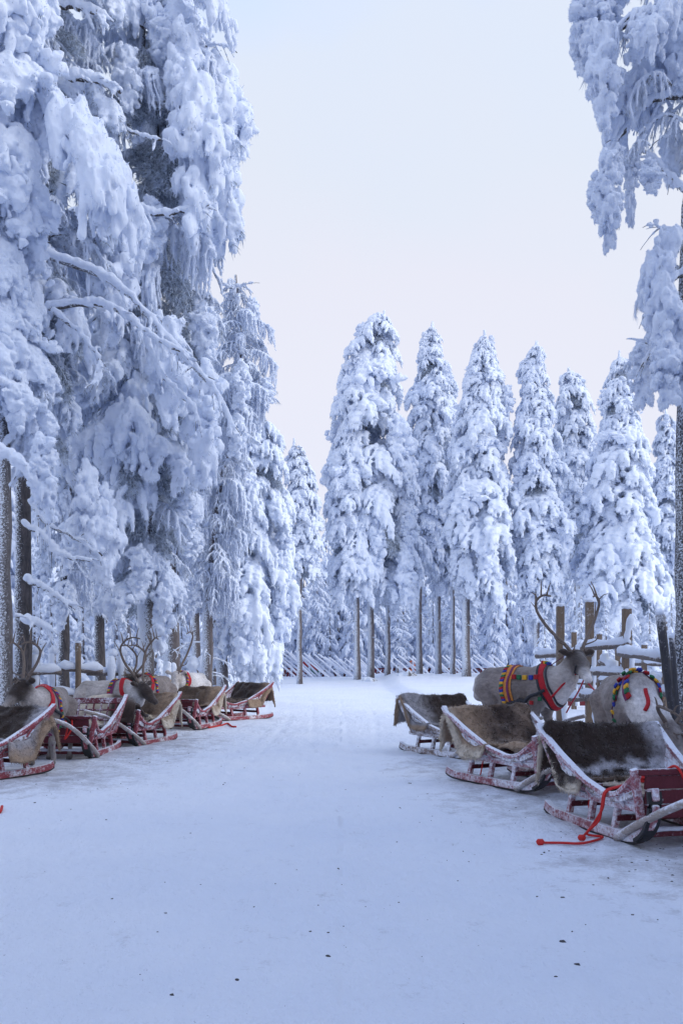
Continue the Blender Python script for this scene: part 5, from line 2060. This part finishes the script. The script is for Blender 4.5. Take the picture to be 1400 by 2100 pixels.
# banner and bits of colour behind the fence
a = P(632, 1366, 58.6)
e = empty('banner', (a.x, a.y, gz(a.x, a.y)))
tag(e, 'red and green banner hanging on the far fence left of the tall trunks', 'banner')
z = a.z - e.location.z
m = MB()
m.sweep([(-.35, 0, z + .15), (0, .03, z - .02), (.55, 0, z - .2)], (.012, .22))
m.build('red_cloth', M_BANNER, e)
m = MB()
m.sweep([(-.3, -.03, z - .08), (0, 0, z - .2), (.6, -.03, z - .42)], (.012, .12))
m.build('green_cloth', M_BANNERG, e)
m = MB()
m.tube([(-.4, 0, -.2), (-.4, 0, z + .35)], .03, 6)
m.build('stake', M_RAIL, e)
for k, (px, py) in enumerate(((842, 1357), (846, 1366), (850, 1374))):
    pass
a = P(844, 1372, 58.4)
e = empty('tape_ribbon', (a.x, a.y, gz(a.x, a.y)))
tag(e, 'orange marker ribbon tied to a stake behind the slanted fence', 'ribbon')
z = a.z - e.location.z
m = MB()
m.tube([(0, 0, -.2), (0, 0, z + .55)], .025, 6)
m.build('stake', M_RAIL, e)
for k in range(4):
    m = MB()
    m.sweep([(-.12, -.04, z + .42 - .16 * k), (.02, -.06, z + .46 - .17 * k), (.2, -.03, z + .36 - .16 * k)], (.01, .05))
    m.build('ribbon', M_ORANGE, e)
# red board barrier low behind the right fence
f6 = empty('board_barrier', P(1180, HZ, 25) - Vector((0, 0, EYE - .2)))
tag(f6, 'low dark red board barrier glimpsed under the log fence rails', 'barrier')
fo = Vector(f6.location)
for k, (xa, xb) in enumerate(((1146, 1176), (1188, 1204), (1212, 1262), (1300, 1345))):
    A, B = P(xa, 1452, 24.5) - fo, P(xb, 1452, 24.5) - fo
    m = MB()
    m.beam((A.x, A.y, .18), (B.x, B.y, .18), .03, .26)
    bo = m.build('board', M_PICKET, f6)
    snow_on(bo, (A.x, A.y, .31), (B.x, B.y, .31), .08, 80 + k)

# ------------------------------------------------------------------ rocks in the bank, crumbs of dirt on the snow
def clod(label, loc, r, seed, name='snow_clod', m_=None):
    fl = Field((-2.2 * r, -1.6 * r, -r), (2.2 * r, 1.6 * r, 1.4 * r), r / 7)
    g = np.random.default_rng(seed)
    for i in range(7):
        p = np.array([g.uniform(-1, 1) * r, g.uniform(-.5, .5) * r, g.uniform(-.2, .3) * r])
        fl.cap(p, p + g.uniform(-.4, .4, 3) * r, r * g.uniform(.4, .7), r * g.uniform(.3, .6), r * .3)
    fl.add_noise(r * .25, r * .6, g)
    v, q = fl.mesh()
    o = obj(name, v, q, m_ or M_SNOW)
    o.location = loc
    tag(o, label, 'snow clod', 'lumps breaking through the far snow bank')
    return o


for k, (px, py, d, r) in enumerate(((758, 1405, 46, .27), (832, 1403, 46, .32))):
    p = P(px, py, d)
    clod(('grey icy lump in the far bank below the broad spruce trunks', 'grey icy lump in the far bank right of the other lump')[k], (p.x, p.y, gz(p.x, p.y) - .05), r, k, m_=M_BARK3)

V, Fc = [], []
k = 0
g = np.random.default_rng(8)


def crumb(x, y, s):
    global k
    z = gz(x, y)
    n = 6
    top = []
    a0 = g.uniform(0, 6)
    st = g.uniform(.5, 1.6)
    V.extend([(x + s * st * math.cos(a0 + i * 6.283 / n) * g.uniform(.7, 1.2), y + s * math.sin(a0 + i * 6.283 / n) * g.uniform(.7, 1.2), z - .004) for i in range(n)])
    V.extend([(x + s * st * .55 * math.cos(a0 + i * 6.283 / n), y + s * .55 * math.sin(a0 + i * 6.283 / n), z + s * g.uniform(.2, .45)) for i in range(n)])
    for i in range(n):
        Fc.append((k + i, k + (i + 1) % n, k + n + (i + 1) % n, k + n + i))
    Fc.append(tuple(k + n + i for i in range(n)))
    k += 2 * n


for _ in range(110):
    y = g.uniform(4.2, 30)
    x = g.uniform(-.30, .34) * y + g.uniform(-.4, .4)
    crumb(x, y, g.uniform(.003, .008) * (1 + y * .035))
for cx, cy, rx, ry, n_ in ((2.75, 7.0, .5, .7, 170), (2.2, 8.0, .8, 1.2, 60), (1.6, 11, .9, 1.5, 50), (-3.7, 11.2, 1.0, 1.6, 70), (-3.2, 13.5, .9, 2.4, 60), (1.3, 6.2, .8, 1., 14)):
    for _ in range(n_):
        crumb(g.normal(cx, rx), g.normal(cy, ry), abs(g.normal(0, .006)) + .003)
for px, py, s in ((1152, 1923, .024), (1182, 1972, .018), (672, 1962, .014), (352, 2047, .014), (636, 1912, .011), (673, 1914, .011), (486, 2012, .013), (1378, 1798, .014), (458, 1609, .022), (693, 1781, .013), (840, 1604, .022), (1115, 1750, .018), (1153, 1840, .015), (230, 1848, .013), (72, 1646, .02), (950, 2096, .012)):
    p = G(px, py, 0)
    crumb(p.x, p.y, s)
o = obj('dirt_crumbs', V, Fc, M_DIRT, None, False)
tag(o, 'dark crumbs of dirt and bark scattered over the snow', 'dirt', None, 'stuff')
